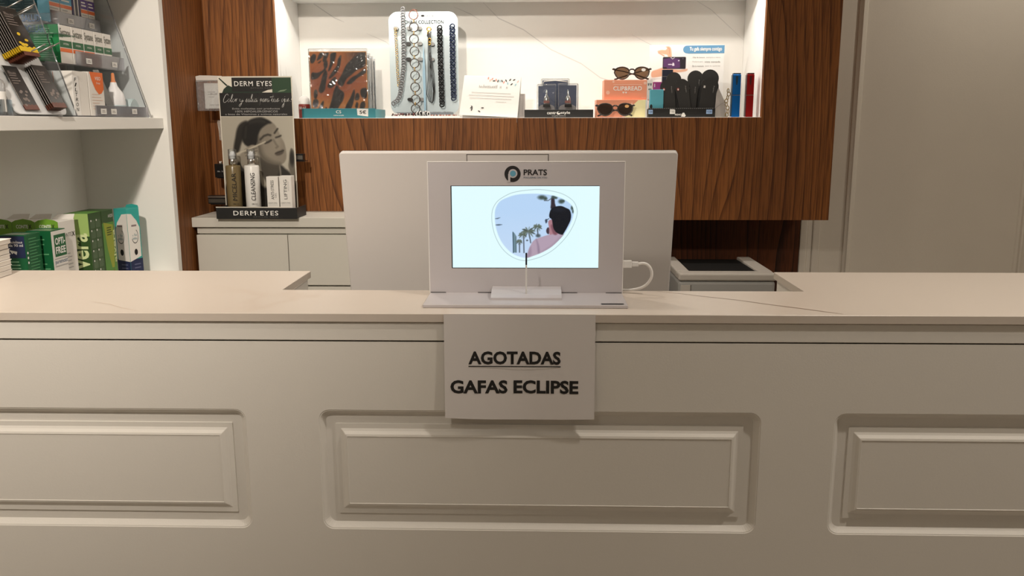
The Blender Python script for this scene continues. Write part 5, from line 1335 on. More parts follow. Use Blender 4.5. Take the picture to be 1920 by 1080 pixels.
# ---- chain collection board
cb = thing('chain_board', 'rounded white board titled CHAIN COLLECTION standing in the niche', 'display board', (-0.393, 3.045, NZ0))
BRDM = mat('board_pale_blue', (196, 210, 215), 0.35)
t = MB(); t.prism(rrect(-0.1195, 0.012, 0.1195, 0.3585, 0.032, 8), (0, 0, 0), (1, 0, 0), (0, 0, 1), (0, 1, 0), 0.004, bev=0.0006); t.build('board', BRDM, cb)
t = MB(); t.box(-0.127, 0.128, -0.075, 0.03, 0, 0.005, 0.001); t.box(-0.10, 0.10, -0.002, 0.006, 0.005, 0.02); t.build('foot', CLEAREDGE, cb)
t = MB(); t.box(-0.128, 0.130, -0.077, -0.074, 0, 0.007, 0.001); t.build('foot_edge', WHITEP, cb)
bf = Fr((0, 0, 0), (1, 0, 0), (0, 0, 1), (0, -1, 0), 1, 1)
text(bf, (-0.0655, 0.3180, 0.0705, 0.3300), 'CHAIN COLLECTION', INK, cb, bold=0.02, frac=False, space=1.1)
text(bf, (-0.034, 0.3425, -0.010, 0.3475), 'centr', GREYINK, cb, frac=False); text(bf, (0.008, 0.3410, 0.036, 0.3475), 'style', GREYINK, cb, frac=False); shape(bf, [(-0.001 + a, 0.3445 + b) for a, b in circle(0, 0, 0.0062, 0.0036)], INK, cb, 'logo_mark', frac=False)
text(bf, (0.028, 0.0190, 0.056, 0.0225), 'centrostyle', GREYINK, cb, frac=False); text(bf, (0.066, 0.019, 0.092, 0.0225), 'MILANO', GREYINK, cb, frac=False)
PEGM = mat('peg_smoke', (146, 146, 144), 0.25)
for x, z, dk in ((-0.486, 1.680, 0), (-0.445, 1.629, 1), (-0.405, 1.629, 0), (-0.445, 1.577, 1), (-0.404, 1.577, 0), (-0.405, 1.680, 0), (-0.443, 1.441, 1), (-0.402, 1.441, 0), (-0.364, 1.576, 0), (-0.363, 1.627, 0), (-0.440, 1.680, 0)):
    t = MB(); t.prism(rrect(x + 0.393 - 0.009, z - NZ0 - 0.0056, x + 0.393 + 0.009, z - NZ0 + 0.0056, 0.0055, 5), (0, -0.0004, 0), (1, 0, 0), (0, 0, 1), (0, -1, 0), 0.012, smooth=True); t.build('peg', BLACKP if dk else PEGM, cb)


def chain(label, pts, m, R_, r_, step, group=None, flat=0.75, extra=None, double=False):
    """curb chain: links threaded along a path, every other one turned"""
    o = thing('eyewear_chain', label, 'chain', (pts[0][0], 3.024, min(p[1] for p in pts)), 0, 'eyewear chains on the board')
    P_ = [Vector((x, 0, z)) for x, z in pts]; org = Vector((pts[0][0], 0, min(p[1] for p in pts)))
    L = [0]
    for a, b in zip(P_, P_[1:]): L.append(L[-1] + (b - a).length)
    n = int(L[-1] / step); t = MB()
    for i in range(n + 1):
        s_ = i * step; k_ = 0
        while k_ < len(L) - 2 and L[k_ + 1] < s_: k_ += 1
        q = (s_ - L[k_]) / max(L[k_ + 1] - L[k_], 1e-9); c = P_[k_].lerp(P_[k_ + 1], q); d = (P_[k_ + 1] - P_[k_]).normalized()
        an = math.atan2(d.x, -d.z)
        for sd in ((-1, 1) if double else (0,)):
            M = Matrix.Rotation(-an, 3, 'Y') @ Matrix.Rotation(R(38 if i % 2 else -38), 3, 'Y') @ Matrix.Rotation(R(28 if i % 2 else -28), 3, 'Z')
            t.torus(c - org + V(sd * R_ * 0.9, 0.002 * (i % 2), 0), R_, r_, M, 10, 5, 1.0, flat)
    t.build('links', m, o)
    return o


chain('thin gold chain on the board', [(-0.486, 1.676), (-0.484, 1.60), (-0.483, 1.54), (-0.480, 1.482)], GOLD, 0.0046, 0.0011, 0.0070, double=False)
chain('thick grey chain hanging diagonally over the board', [(-0.459, 1.742), (-0.459, 1.62), (-0.461, 1.55), (-0.470, 1.49), (-0.476, 1.455), (-0.486, 1.437), (-0.501, 1.427)], mat('grey_resin', (132, 132, 134), 0.3), 0.0078, 0.0021, 0.0088)
chain('thick black chain hanging on the board', [(-0.334, 1.680), (-0.333, 1.56), (-0.330, 1.415)], mat('black_resin', (26, 26, 27), 0.25), 0.0094, 0.0025, 0.0092)
chain('thick navy chain hanging on the board', [(-0.291, 1.684), (-0.291, 1.60), (-0.291, 1.54), (-0.290, 1.49), (-0.289, 1.437)], mat('navy_resin', (32, 44, 72), 0.25), 0.0098, 0.0025, 0.0092)
rc = thing('eyewear_chain', 'chain of big dark rings joined by gold links on the board', 'chain', (-0.421, 3.012, NZ0 + 0.018), 0, 'eyewear chains on the board')
RINGM = mat('tortoise_ring', (64, 54, 48), 0.25); RINGC = mat('copper_ring', (112, 72, 60), 0.25)
zs = [1.721, 1.681, 1.642, 1.602, 1.562, 1.521, 1.482, 1.441, 1.409]
for i, z in enumerate(zs):
    t = MB(); t.torus((0.0005 * (i % 2), 0, z - NZ0 - 0.018), 0.0150, 0.0018, None, 28, 6); t.build('ring', RINGC if i == 0 else RINGM, rc)
    if i < 8:
        zm = (z + zs[i + 1]) / 2 - NZ0 - 0.018
        t = MB(); t.torus((0, 0, zm), 0.0034, 0.0011, Matrix.Rotation(R(70), 3, 'Z'), 12, 5, 1, 1.8); t.build('gold_link', GOLD, rc)
t = MB(); t.tube([(-0.010, 0, 0.3385), (0.0, -0.001, 0.3435), (0.013, 0, 0.3405)], 0.0016, 6); t.build('clasp', RINGC, rc)
cd = thing('leather_lanyard', 'looped black leather cord with gold clasps on the board', 'cord', (-0.371, 3.028, 1.428), 0, 'eyewear chains on the board')
for k_, dx in enumerate((-0.0062, -0.003, 0.0002, 0.0034)):
    t = MB(); t.tube([(0.0 + dx * .5, 0, 0.235), (0.001 + dx, 0, 0.16), (-0.001 + dx, -.001, 0.08), (-0.0005 + dx * 1.8, -.002, 0.03), (0.002 + dx, -.002, 0.006 - 0.001 * k_), (0.006, -.002, 0.0), (0.010 + dx * .3, -.001, 0.008), (0.014 + dx * .5, 0, 0.04), (0.010 + dx, 0, 0.10), (0.002 + dx * .5, 0, 0.17)], 0.0011, 6); t.build('cord_strand', BLACK, cd)
t = MB(); t.torus((0, 0, 0.248), 0.006, 0.0022, None, 14, 6, 1.2, 1); t.torus((-0.003, 0, 0.236), 0.004, 0.0016, Matrix.Rotation(R(50), 3, 'Z'), 12, 5); t.build('gold_clasp', GOLD, cd)
t = MB(); t.torus((0.002, -0.003, 0.212), 0.0042, 0.0016, None, 12, 5, 1, 1.5); t.torus((0.001, -0.003, 0.200), 0.0036, 0.0014, None, 12, 5, 1, 1.3); t.build('gold_link', GOLD, cd)
t = MB(); t.tube([(-0.004, 0, 0.24), (-0.006, -.001, 0.225), (0.004, -.001, 0.212), (0.006, 0, 0.24)], 0.002, 6); t.build('leather_loop', BLACK, cd)
rb = thing('ribbon_strap', 'pale blue pointed ribbon strap hanging beside the black cord', 'strap', (-0.392, 3.026, 1.400), 0, 'eyewear chains on the board')
t = MB(); t.prism([(-0.001, 0), (0.005, 0), (0.006, 0.06), (0.005, 0.14), (0.0012, 0.232), (-0.001, 0.20), (-0.004, 0.12), (-0.0025, 0.08)], (0, 0, 0), (1, 0, 0), (0, 0, 1), (0, -1, 0), 0.001); t.build('ribbon', mat('pale_blue_ribbon', (150, 186, 208), 0.5), rb)
BEADS = [mat('bead_red', (120, 46, 46), 0.3), mat('bead_white', (214, 208, 202), 0.35), mat('bead_black', (34, 32, 34), 0.3), mat('bead_rust', (168, 84, 52), 0.35)]
for nm, xa, xb, n, pick, zb_ in (('string of red, white and black beads coiled on the board foot', -0.500, -0.405, 30, (0, 1, 2, 1), 0.0105), ('string of rust and white beads lying on the board foot', -0.372, -0.268, 34, (3, 1, 1, 2, 3), 0.0090)):
    bs = thing('bead_string', nm, 'bead string', ((xa + xb) / 2, 2.992, NZ0 + 0.0053), 0, 'bead strings')
    t = MB(); rnd = random.Random(n)
    for i in range(n):
        for row in range(2 if xa < -.45 else 1):
            x = xa + (xb - xa) * i / n - (xa + xb) / 2; y = 0.006 * math.sin(i * 0.7 + row * 2) + row * 0.008; z = 0.003 + row * 0.005
            k0 = len(t.bm.faces); t.bm.faces.ensure_lookup_table()
            t.lathe([(0, -0.003), (0.0024, -0.0018), (0.0030, 0), (0.0024, 0.0018), (0, 0.003)], (x, y, z), 7); t.bm.faces.ensure_lookup_table()
            mi = pick[rnd.randrange(len(pick))]
            for f in t.bm.faces[k0:]: f.material_index = mi
    o_ = t.build('beads', BEADS, bs, kind='stuff')
cl2 = thing('eyewear_chain', 'loose black and white chain heaped at the foot of the board', 'chain', (-0.395, 2.985, NZ0 + 0.0053), 0, 'eyewear chains on the board')
for m_, off_ in ((BLACKP, 0.0), (mat('white_resin', (222, 220, 218), 0.3), 0.004)):
    t = MB()
    for i in range(5): t.torus((-0.018 + i * 0.009 + off_, -0.004 + 0.004 * (i % 2), 0.0085 + 0.002 * (i % 2)), 0.0065, 0.0020, Matrix.Rotation(R(20 + 35 * (i % 3)), 3, 'Z'), 12, 5)
    t.build('links', m_, cl2)

# ---- white folded card with flowers, grey box beside it
tc_ = thing('tent_card', 'white folded card with printed flowers and faint writing in the niche', 'card', (-0.160, 2.965, NZ0))
t = MB(); A_ = [(-0.103, -0.030, 0.010), (0.093, -0.030, 0.0005), (0.106, 0.012, 0.1360), (-0.087, 0.012, 0.1420)]
t.quad(A_); t.quad([(-0.103, 0.055, 0.006), (-0.087, 0.0128, 0.1420), (0.106, 0.0128, 0.1360), (0.098, 0.055, 0.0005)]); bmesh.ops.solidify(t.bm, geom=t.bm.faces[:], thickness=0.0007)
t.build('card', PAPER, tc_)
t = MB(); t.box(-0.095, 0.085, 0.0, 0.03, 0.0, 0.012, 0.001); t.build('card_stand', mat('pale_stand', (206, 200, 196), 0.5), tc_)
u_ = Vector(A_[1]) - Vector(A_[0]); v_ = Vector(A_[3]) - Vector(A_[0]); n_ = u_.cross(v_)
cf = Fr(A_[0], u_, v_, n_, u_.length, v_.length)
scribble(cf, (0.28, 0.70, 0.78, 0.79), PALEINK, tc_, 8, 14, lift=.001)
lines(cf, [(0.16, 0.575, 0.84, 0.585), (0.12, 0.505, 0.90, 0.515), (0.14, 0.435, 0.86, 0.445), (0.60, 0.36, 0.78, 0.37)], PALEINK, tc_, 'faint_writing').location = n_.normalized() * 0.0006
rnd = random.Random(4)
fcol = [mat('petal_salmon', (228, 150, 138), 0.6), mat('petal_blue', (150, 190, 204), 0.6), mat('petal_dark', (70, 66, 64), 0.6), mat('petal_pink', (236, 186, 180), 0.6)]
for i in range(22):
    if i < 16: cx, cy = 0.42 + 0.55 * (i / 16), 0.95 - abs(math.sin(i * 1.7)) * 0.11 * (0.4 + i / 16)
    else: cx, cy = 0.12 + rnd.random() * 0.28, 0.08 + rnd.random() * 0.14
    a_ = rnd.random() * 6.28
    shape(cf, [(cx + (0.026 * math.cos(w_) * math.cos(a_) - 0.012 * math.sin(w_) * math.sin(a_)), cy + 1.4 * (0.026 * math.cos(w_) * math.sin(a_) + 0.012 * math.sin(w_) * math.cos(a_))) for w_ in [6.283 * k_ / 8 for k_ in range(8)]], fcol[rnd.randrange(4) if i < 16 else 2], tc_, 'petal_print', lift=.001 + i * 0.00001)
gb, f = carton('grey_box', 'small pale grey box standing behind the flower card', 'box', (-0.073, 3.045, NZ0), (0.062, 0.030, 0.082), mat('pale_grey_card', (190, 182, 178), 0.55))
decal(f['front'], (0.08, 0.1, 0.92, 0.9), mat('pale_grey_card2', (198, 190, 186), 0.5), gb, 'front_print')

# ---- black tray with repair kits
kt = thing('kit_tray', 'low black cardboard tray with white brand lettering in the niche', 'tray', (0.0730, 2.985, NZ0))
t = MB(); t.box(-0.1160, 0.1160, -0.045, -0.042, 0, 0.0262, 0.0004, 1); t.build('front_wall', BLACK, kt)
for a in (-0.116, 0.113):
    t = MB(); t.box(a, a + 0.003, -0.042, 0.06, 0, 0.0262); t.build('side_wall', BLACK, kt)
t = MB(); t.box(-0.113, 0.113, -0.042, 0.06, 0, 0.003); t.build('floor', BLACK, kt)
f_ = Fr((-0.116, -0.045, 0), (1, 0, 0), (0, 0, 1), (0, -1, 0), 0.232, 0.0262)
text(f_, (0.33, 0.42, 0.462, 0.74), 'centr', WHITEINK, kt, bold=0.015); text(f_, (0.53, 0.36, 0.665, 0.80), 'style', WHITEINK, kt, bold=0.015)
shape(f_, [(0.497 + a, 0.57 + b * 8.2) for a, b in circle(0, 0, 0.029, 0.026)], WHITEINK, kt, 'logo_mark'); shape(f_, [(0.505 + a, 0.66 + b * 8.2) for a, b in circle(0, 0, 0.016, 0.011)], BLACK, kt, 'logo_hole', lift=.0009)
text(f_, (0.40, 0.14, 0.60, 0.26), 'amplia visione', WHITEINK, kt)
NAVYC = mat('kit_navy', (42, 66, 108), 0.4); KGREY = mat('kit_grey', (176, 168, 168), 0.45)
for i, (x, y, w, h, rz, lb_) in enumerate(((0.032, 2.968, 0.066, 0.108, 0, 'clear screwdriver kit with navy card on the left in the black tray'), (0.104, 2.968, 0.070, 0.110, 4, 'clear screwdriver kit with navy card on the right in the black tray'), (0.062, 3.010, 0.098, 0.128, 0, 'clear kit pouch with navy card standing behind the two kits'))):
    k = thing('repair_kit', lb_, 'kit', (x, y, NZ0 + 0.0033), R(rz), 'screwdriver kits')
    t = MB(); t.box(-w / 2, w / 2, -0.012, 0.012, 0, h, 0.004, 2); t.build('clear_case', clear_mat('kit_clear', gloss=0.10, haze=0.10, bump=0.3, bscale=40), k)
    arch = [(-w / 2 + 0.005, 0.001), (w / 2 - 0.005, 0.001), (w / 2 - 0.005, h - 0.006), (-w / 2 + 0.005, h - 0.006)]
    t = MB(); t.prism(arch, (0, 0.008, 0), (1, 0, 0), (0, 0, 1), (0, -1, 0), 0.001); cdk = t.build('navy_card', NAVYC, k)
    if i < 2:
        fr = Fr((0, 0.007, 0), (1, 0, 0), (0, 0, 1), (0, -1, 0), 1, 1)
        shape(fr, [(-w / 2 + 0.005, 0.0)] + [(w / 2 - 0.005, 0.0)] + [((w / 2 - 0.005) * math.cos(R(q)), 0.028 + 0.014 * math.sin(R(q))) for q in range(0, 181, 15)], KGREY, cdk, 'grey_arch', frac=False)
        t = MB(); t.lathe([(0, 0.040), (0.009, 0.040), (0.010, 0.043), (0.010, 0.062), (0.007, 0.068), (0.0035, 0.072), (0.0030, 0.088), (0, 0.090)], seg=14); t.build('screwdriver', CHROME, k)
        t = MB(); t.lathe([(0.0104, 0.045), (0.0104, 0.053)], seg=14); t.build('red_band', mat('kit_red', (176, 92, 76), 0.35), k)
        t = MB(); t.box(-0.012, 0.012, -0.0128, -0.012, 0.031, 0.041); lbk = t.build('black_label', BLACK, k)
    else:
        t = MB(); t.tube([(-w / 2 + 0.006, -0.013, h - 0.024), (-w / 2 + 0.010, -0.013, h - 0.010), (0, -0.013, h - 0.007), (w / 2 - 0.006, -0.013, h - 0.012)], 0.0016, 6); t.build('zip_bead', mat('zip_white', (214, 208, 200), 0.5), k)

# ---- orange stepped sunglasses stand
OR = mat('salmon_card', (240, 160, 128), 0.5); ORL = mat('salmon_light', (248, 200, 178), 0.5); YEL = mat('pale_yellow_card', (250, 240, 186), 0.5)
cr_ = thing('clip_stand', 'salmon two-step cardboard stand lettered CLIP&READ for sunglasses', 'display stand', (0.2960, 3.01, NZ0))
t = MB(); t.box(-0.0945, 0.0765, -0.045, 0.055, 0, 0.0590, 0.0006, 1); t.build('lower_step', OR, cr_)
t = MB(); t.box(-0.0690, 0.0945, -0.030, 0.055, 0.0592, 0.1250, 0.0006, 1); t.build('upper_step', OR, cr_)
f1 = Fr((-0.0945, -0.045, 0), (1, 0, 0), (0, 0, 1), (0, -1, 0), 0.171, 0.059); f2 = Fr((-0.069, -0.030, 0.0592), (1, 0, 0), (0, 0, 1), (0, -1, 0), 0.1635, 0.0658)
decal(f2, (0.885, 0.0, 1.0, 1.0), WHT, cr_, 'white_strip'); decal(f1, (0.965, 0, 1.0, 1.0), WHT, cr_, 'white_strip')
shape(f1, [(0.56, 0), (0.965, 0), (0.965, 1.0), (0.82, 0.97), (0.72, 0.7), (0.66, 0.3)], YEL, cr_, 'yellow_print'); shape(f1, [(0.50, 0.0), (0.56, 0), (0.66, 0.3), (0.72, 0.7), (0.70, 0.85), (0.6, 0.5)], ORL, cr_, 'pale_print')
text(f2, (0.19, 0.46, 0.78, 0.68), 'CLIP&READ', WHITEINK, cr_, bold=0.02); decal(f2, (0.19, 0.75, 0.78, 0.775), ORL, cr_, 'rule')
for cx in (0.40, 0.455): shape(f2, [(cx - 0.022, 0.38), (cx - 0.012, 0.41), (cx, 0.39), (cx + 0.012, 0.41), (cx + 0.022, 0.38), (cx, 0.30)], WHITEINK, cr_, 'heart_print')
text(f2, (0.50, 0.345, 0.60, 0.385), 'clip-on', ORL, cr_); text(f2, (0.78, 0.08, 0.87, 0.14), 'READ', ORL, cr_)
for cx, cy, r_ in ((0.08, 0.36, 0.04), (0.19, 0.9, 0.022), (0.845, 0.83, 0.03)): shape(f2, [(cx + a, cy + b * 2.4) for a, b in circle(0, 0, r_)], ORL, cr_, 'dot_print')
for cx in (0.918, 0.965): shape(f2, [(cx - 0.02, 0.82), (cx + 0.02, 0.82), (cx + 0.012, 0.70), (cx - 0.012, 0.70)], GREYINK, cr_, 'lens_icon')
for cx in (0.93, 0.965): shape(f2, [(cx + a, 0.52 + b * 2.5) for a, b in circle(0, 0, 0.012, 0.018, 8)], INK, cr_, 'dot_icon')
TORT = mat('dark_tortoise', (44, 34, 28), 0.25)
LENSM = clear_mat('brown_lens', tint=(140, 112, 88), gloss=0.16, rough=0.03, haze=0.35, hazecol=(70, 50, 38))


def sunglasses(label, loc, rz, tilt, dot, dark):
    o = thing('sunglasses', label, 'sunglasses', loc, R(rz), 'round brown sunglasses on the salmon stand')
    Lm = LENSM if not dark else clear_mat('dark_brown_lens', tint=(70, 54, 46), gloss=0.18, rough=0.03, haze=0.5, hazecol=(40, 30, 26))
    Tm = Matrix.Rotation(R(tilt), 3, 'X')
    for s_ in (-1, 1):
        out_ = []
        for i in range(28):
            a = 2 * PI * i / 28; x = 0.0245 * math.cos(a); z = 0.0215 * math.sin(a)
            if z > 0.012: z = 0.012 + (z - 0.012) * 0.72
            if x * s_ > 0 and z > 0: x *= 1.08
            if z < 0: x *= 1 - 0.10 * (z / 0.0215) ** 2
            out_.append((s_ * 0.0330 + x, z + 0.0235))
        t = MB(); t.tube([Tm @ V(x, 0, z) for x, z in out_], 0.0021, 8, closed=True); t.build('rim', TORT, o)
        t = MB(); t.quad([Tm @ V(x, 0.0004, z) for x, z in out_]); t.build('lens', Lm, o)
        t = MB(); t.tube([Tm @ V(s_ * 0.0565, 0, 0.034), Tm @ V(s_ * 0.0625, 0.001, 0.0365), Tm @ V(s_ * 0.0650, 0.005, 0.0360)], [0.0032, 0.0034, 0.0026], 8); t.build('end_piece', TORT, o)
        t = MB(); t.tube([Tm @ V(s_ * 0.0640, 0.006, 0.0355), Tm @ V(s_ * 0.030, 0.011 + 0.003 * s_, 0.0300), Tm @ V(-s_ * 0.030, 0.014 + 0.004 * s_, 0.0130), Tm @ V(-s_ * 0.058, 0.013 + 0.004 * s_, 0.0030)], [0.0022, 0.0020, 0.0022, 0.0030], 8); t.build('temple', TORT, o)
    t = MB(); t.tube([Tm @ V(-0.0098, 0, 0.0310), Tm @ V(-0.004, -0.001, 0.0350), Tm @ V(0.004, -0.001, 0.0350), Tm @ V(0.0098, 0, 0.0310)], [0.0022, 0.0026, 0.0026, 0.0022], 8); t.build('bridge', TORT, o)
    t = MB(); t.lathe([(0, 0), (0.0062, 0)], seg=18); bmesh.ops.transform(t.bm, matrix=Matrix.Translation(Tm @ V(0.039, -0.0008, 0.033)) @ Tm.to_4x4() @ Matrix.Rotation(PI / 2, 4, 'X') @ Matrix.Diagonal((1.15, 0.85, 1, 1)), verts=t.bm.verts); t.build('lens_sticker', dot, o)
    return o


sunglasses('brown round sunglasses on top of the salmon stand', (0.3215, 2.992, NZ0 + 0.1256), 0, -6, STICK, False)
sunglasses('dark round sunglasses standing in front of the salmon stand', (0.2620, 2.932, NZ0 + 0.0040), 0, -8, mat('peach_sticker', (236, 184, 120), 0.5), True)

# ---- black tray of slip cases with poster
rt = thing('case_tray', 'black cardboard tray with dotted edge holding black slip cases', 'tray', (0.4855, 2.985, NZ0))
t = MB(); t.box(-0.1115, 0.1115, -0.045, -0.042, 0, 0.0302, 0.0004, 1); t.build('front_wall', BLACK, rt)
for a in (-0.1115, 0.1085):
    t = MB(); t.box(a, a + 0.003, -0.042, 0.060, 0, 0.028); t.build('side_wall', BLACK, rt)
t = MB(); t.box(-0.1085, 0.1085, -0.042, 0.060, 0, 0.003); t.build('floor', BLACK, rt)
f_ = Fr((-0.1115, -0.045, 0), (1, 0, 0), (0, 0, 1), (0, -1, 0), 0.223, 0.0302)
lines(f_, [(0.02 + i * 0.030, 0.93, 0.035 + i * 0.030, 0.98) for i in range(32)], GREYINK, rt, 'dotted_line')
shape(f_, [(0.32, 0.36), (0.40, 0.36), (0.40, 0.80), (0.38, 0.88), (0.32, 0.88)], STICK, rt, 'price_sticker', lift=.0007); text(f_, (0.345, 0.5, 0.385, 0.66), '20', GREYINK, rt, lift=.001)
BST = mat('pale_blue_sticker', (150, 180, 220), 0.5)
for a0, a1 in ((0.0, 0.065), (0.865, 0.955)): decal(f_, (a0, 0.36, a1, 0.82), BST, rt, 'blue_sticker'); text(f_, (a0 + 0.01, 0.50, a1 - 0.01, 0.68), '+2.00', NAVY, rt, lift=.0009)
text(f_, (0.40, 0.20, 0.50, 0.38), 'READ', WHITEINK, rt, bold=0.015); shape(f_, [(0.49, 0.08), (0.545, 0.04), (0.56, 0.18), (0.535, 0.50), (0.51, 0.48), (0.505, 0.34)], WHITEINK, rt, 'logo_mark', lift=.0008)
CASEM = mat('case_black', (40, 39, 38), 0.55, bump=0.1, bscale=500)
RED = mat('red_mark', (170, 50, 40), 0.5)


def slip_case(label, x, y, h, lean, red, big=1.0):
    o = thing('slip_case', label, 'case', (x, y, NZ0 + 0.0040), 0, 'black glasses slip cases')
    o.rotation_euler = (R(-3), R(lean), 0)
    w = 0.0225 * big
    pts = [(-w * .86, 0), (w * .86, 0), (w * .9, h * 0.35), (w * .95, h * .62), (w * 1.06, h * 0.74)]
    hr = w * 1.12
    pts += [(hr * math.cos(R(a)), h - hr + hr * math.sin(R(a))) for a in range(0, 181, 15)]
    pts += [(-w * 1.06, h * 0.74), (-w * .95, h * .62), (-w * .9, h * .35)]
    t = MB(); t.prism(pts, (0, 0.004, 0), (1, 0, 0), (0, 0, 1), (0, -1, 0), 0.008, bev=0.0012); t.build('pouch', CASEM, o)
    fr = Fr((0, -0.004, 0), (1, 0, 0), (0, 0, 1), (0, -1, 0), 1, 1)
    if red:
        shape(fr, [(-w * .62 + a, h * .74 + b) for a, b in circle(0, 0, 0.0042, 0.005, 12)], RED, o, 'red_mark', frac=False); shape(fr, [(-w * .62 + a, h * .735 + b) for a, b in circle(0, 0, 0.0022, 0.0032, 10)], WHITEINK, o, 'white_mark', frac=False, lift=.0008)
    else: decal(fr, (-w * .62 - .003, h * .71, -w * .62 + .003, h * .77), STICK, o, 'white_mark', frac=False)
    text(fr, (w * .42, h * .62, w * .62, h * .80), 'reading', GREYINK, o, vertical=True, frac=False, bold=0.03)
    return o


slip_case('black slip case with red mark beside the cyan box, at the front of the tray', 0.4510, 2.958, 0.122, -7, True)
slip_case('black slip case with red mark leaning next to its twin, at the front', 0.5030, 2.957, 0.124, -10, True)
slip_case('wide black slip case with white mark at the clear wedge end of the tray', 0.5650, 2.957, 0.128, 8, False, 1.22)
slip_case('black slip case half hidden between the two leaning front ones', 0.5200, 2.975, 0.122, 2, False, .9)
slip_case('black slip case behind, rising beside the navy pouch', 0.4660, 2.978, 0.146, -2, False, 1.0)
slip_case('black slip case behind, in the middle of the back row', 0.5350, 2.993, 0.152, 1, False, 1.05)
slip_case('black slip case behind, broadest of the back row', 0.5810, 2.990, 0.155, 2, False, 1.2)
c, f = carton('colour_box', 'small cyan box standing in the black case tray', 'box', (0.4015, 2.960, NZ0 + 0.0033), (0.0450, 0.020, 0.088), mat('cyan_card', (96, 184, 206), 0.45)); shape(f['front'], [(0.1 + a, 0.36 + b * .5) for a, b in circle(0, 0, 0.1, 0.18)], BLACK, c, 'oval_print')
c, f = carton('colour_box', 'small magenta box behind the cyan box', 'box', (0.4100, 2.984, NZ0 + 0.0033), (0.034, 0.020, 0.114), mat('magenta_card', (168, 62, 130), 0.45)); decal(f['front'], (0.08, 0.85, 0.15, 0.95), WHITEINK, c, 'white_mark')
c, f = carton('navy_pouch', 'dark navy pouch behind the magenta box', 'pouch', (0.4440, 3.012, NZ0 + 0.0033), (0.036, 0.014, 0.156), mat('navy_pouch', (34, 38, 56), 0.4)); decal(f['front'], (0.0, 0.85, 1, 0.86), GREYINK, c, 'seam')
po = thing('poster_card', 'white poster card with blue slogan banner behind the slip cases', 'poster', (0.5215, 3.095, NZ0))
t = MB(); t.box(-0.130, 0.130, 0.0, 0.002, 0, 0.2480, 0.0004, 1); t.build('card', PAPER, po)
pf = Fr((-0.130, 0, 0), (1, 0, 0), (0, 0, 1), (0, -1, 0), 0.260, 0.248)
BAN = mat('banner_blue', (98, 150, 190), 0.5)
ban = [(1.0, 0.885), (1.0, 0.995), (0.52, 0.990)] + [(0.50 + 0.052 * math.cos(R(a)), 0.937 + 0.053 * math.sin(R(a))) for a in range(95, 270, 15)] + [(0.52, 0.882)]
shape(pf, ban, BAN, po, 'banner'); text(pf, (0.535, 0.905, 0.965, 0.972), 'Tu gafa siempre contigo', WHITEINK, po, bold=0.025, lift=.0009)
for k_, (a, b, sx0, sx1) in enumerate((('Clip de lectura', 'siempre a mano', 0.58, 0.74), ('Perfecto para', 'vista cansada', 0.58, 0.72), ('De la montura', 'que tu quieras', 0.58, 0.73))):
    z0 = 0.815 - k_ * 0.058
    text(pf, (sx0, z0, sx1, z0 + 0.024), a, GREYINK if k_ != 1 else PALEINK, po); text(pf, (sx1 + 0.02, z0, 0.95, z0 + 0.024), b, PALEINK if k_ != 1 else GREYINK, po)
cv = Cv(120, 110, (100, 90, 640, 520), (240, 238, 235))
sk = (226, 176, 148)
cv.poly([(195, 165), (250, 150), (310, 150), (330, 125), (310, 110), (360, 105), (390, 140), (400, 250), (360, 245), (330, 210), (290, 205), (230, 190)], sk, 6); cv.line([(210, 185), (250, 205), (290, 225)], 14, (210, 150, 126), 6); cv.line([(340, 120), (365, 135), (370, 200)], 6, (196, 134, 110), 5)
cv.poly([(120, 430), (200, 400), (300, 375), (420, 395), (520, 405), (600, 395), (640, 400), (610, 425), (500, 440), (400, 450), (300, 480), (200, 500), (120, 500)], (222, 170, 142), 8)
cv.poly(rrect(275, 240, 608, 395, 14, 4), (44, 40, 46), 4, False); cv.poly([(285, 262), (340, 258), (380, 252), (415, 275), (450, 255), (520, 262), (528, 380), (470, 385), (340, 390), (330, 370), (285, 372)], (92, 60, 104), 4, False)
cv.poly([(380, 245), (415, 272), (450, 250), (440, 245), (415, 260), (395, 242)], (200, 190, 205), 3, False); cv.line([(358, 336), (405, 336)], 12, (220, 214, 224), 4); cv.poly([(410, 350), (418, 312), (438, 318), (446, 352), (425, 356)], (228, 222, 230), 3, False); cv.ell(505, 288, 12, 7, (222, 216, 226)); cv.ell(565, 262, 10, 8, (90, 86, 92))
cv.build(pf, (0.02, 0.54, 0.52, 0.995), PRINT, po, 'hand_and_phone_print')
wg = thing('clear_wedge', 'clear acrylic wedge supporting the poster at its end', 'holder', (0.6260, 2.995, NZ0))
t = MB(); t.prism([(-0.018, 0), (0.022, 0), (0.012, 0.055), (-0.010, 0.098), (-0.018, 0.098)], (0, 0.0, 0), (1, 0, 0), (0, 0, 1), (0, 1, 0), 0.085, bev=0.0006); t.build('wedge', clear_mat('wedge_clear', tint=(232, 228, 224), gloss=0.06, haze=0.25, hazecol=(210, 204, 198)), wg)
t = MB(); t.tube([(-0.018, -0.001, 0.03), (0.004, -0.001, 0.047), (0.016, -0.001, 0.050)], 0.0006, 5); t.build('fold_line', GREYINK, wg)
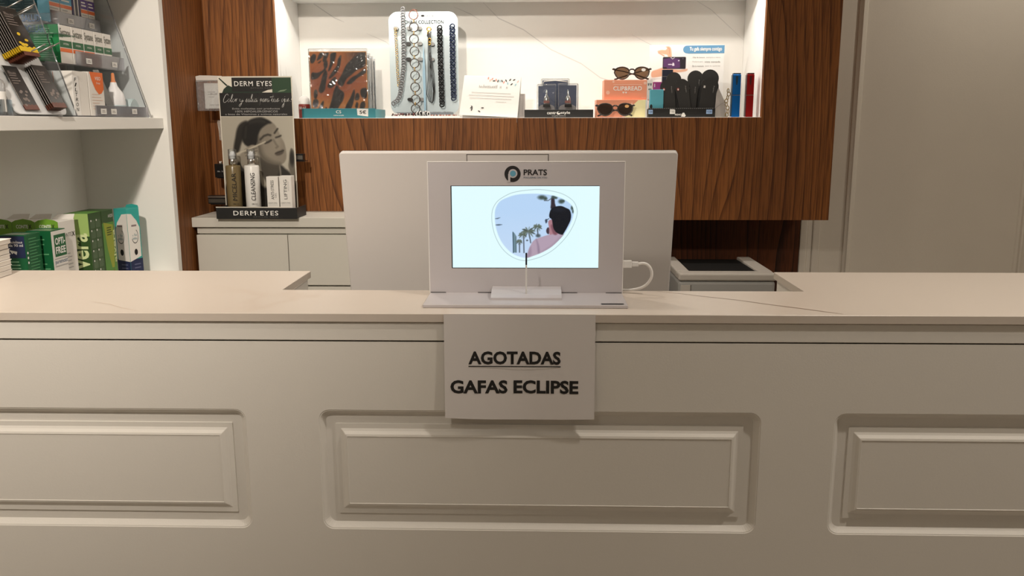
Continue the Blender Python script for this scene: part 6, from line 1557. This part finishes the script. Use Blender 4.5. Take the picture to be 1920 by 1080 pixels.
ch_ = thing('gold_charm', 'small gold charm chain standing behind the blue case', 'charm', (0.646, 2.988, NZ0))
t = MB()
for i in range(8): t.torus((0.004 * math.sin(i * 1.3), 0, 0.008 + i * 0.0115), 0.0052, 0.0016, Matrix.Rotation(R(40 * (i % 2)), 3, 'Z'), 12, 5, 1, 1.3)
t.build('links', mat('dull_gold', (150, 128, 84), 0.35, metal=0.8), ch_)


def tube_case(label, x, y, w, d, h, m, mdark, rz):
    o = thing('glasses_case', label, 'case', (x, y, NZ0), R(rz), 'metallic upright glasses cases')
    t = MB(); t.box(-w / 2, w / 2, -d / 2, d / 2, 0, h * 0.495, 0.0022, 3); t.build('lower_half', m, o)
    t = MB(); t.box(-w / 2, w / 2, -d / 2, d / 2, h * 0.502, h * 0.965, 0.0022, 3); t.build('upper_half', m, o)
    t = MB(); t.box(-w / 2 - 0.0004, w / 2 + 0.0004, -d / 2 - 0.0004, d / 2 + 0.0004, h * 0.493, h * 0.504); t.build('seam_band', CHROME, o)
    t = MB(); t.box(-w / 2 + 0.001, w / 2 - 0.001, -d / 2 + 0.001, d / 2 - 0.001, h * 0.965, h, 0.001, 1); t.build('top_cap', mdark, o)
    fr = Fr((-w / 2, -d / 2, 0), (1, 0, 0), (0, 0, 1), (0, -1, 0), w, h)
    shape(fr, [(0.33, 0.93), (0.62, 0.93), (0.60, 0.80), (0.54, 0.73), (0.42, 0.73), (0.36, 0.80)], mdark, o, 'clip_slot')
    t = MB(); t.box(-w / 2 - 0.0015, -w / 2, -d / 2, d / 2, 0.002, h * .96, 0.0004, 1); t.build('side_strip', mdark, o)
    return o


tube_case('upright metallic blue glasses case near the niche end', 0.6655, 2.953, 0.0265, 0.030, 0.1440, mat('metal_blue', (22, 118, 208), 0.28, metal=0.55), mat('dark_blue', (24, 60, 84), 0.4), -4)
tube_case('upright metallic red glasses case near the niche end', 0.7110, 2.953, 0.0235, 0.030, 0.1440, mat('metal_red', (178, 30, 32), 0.28, metal=0.55), mat('dark_red', (84, 20, 20), 0.4), -4)
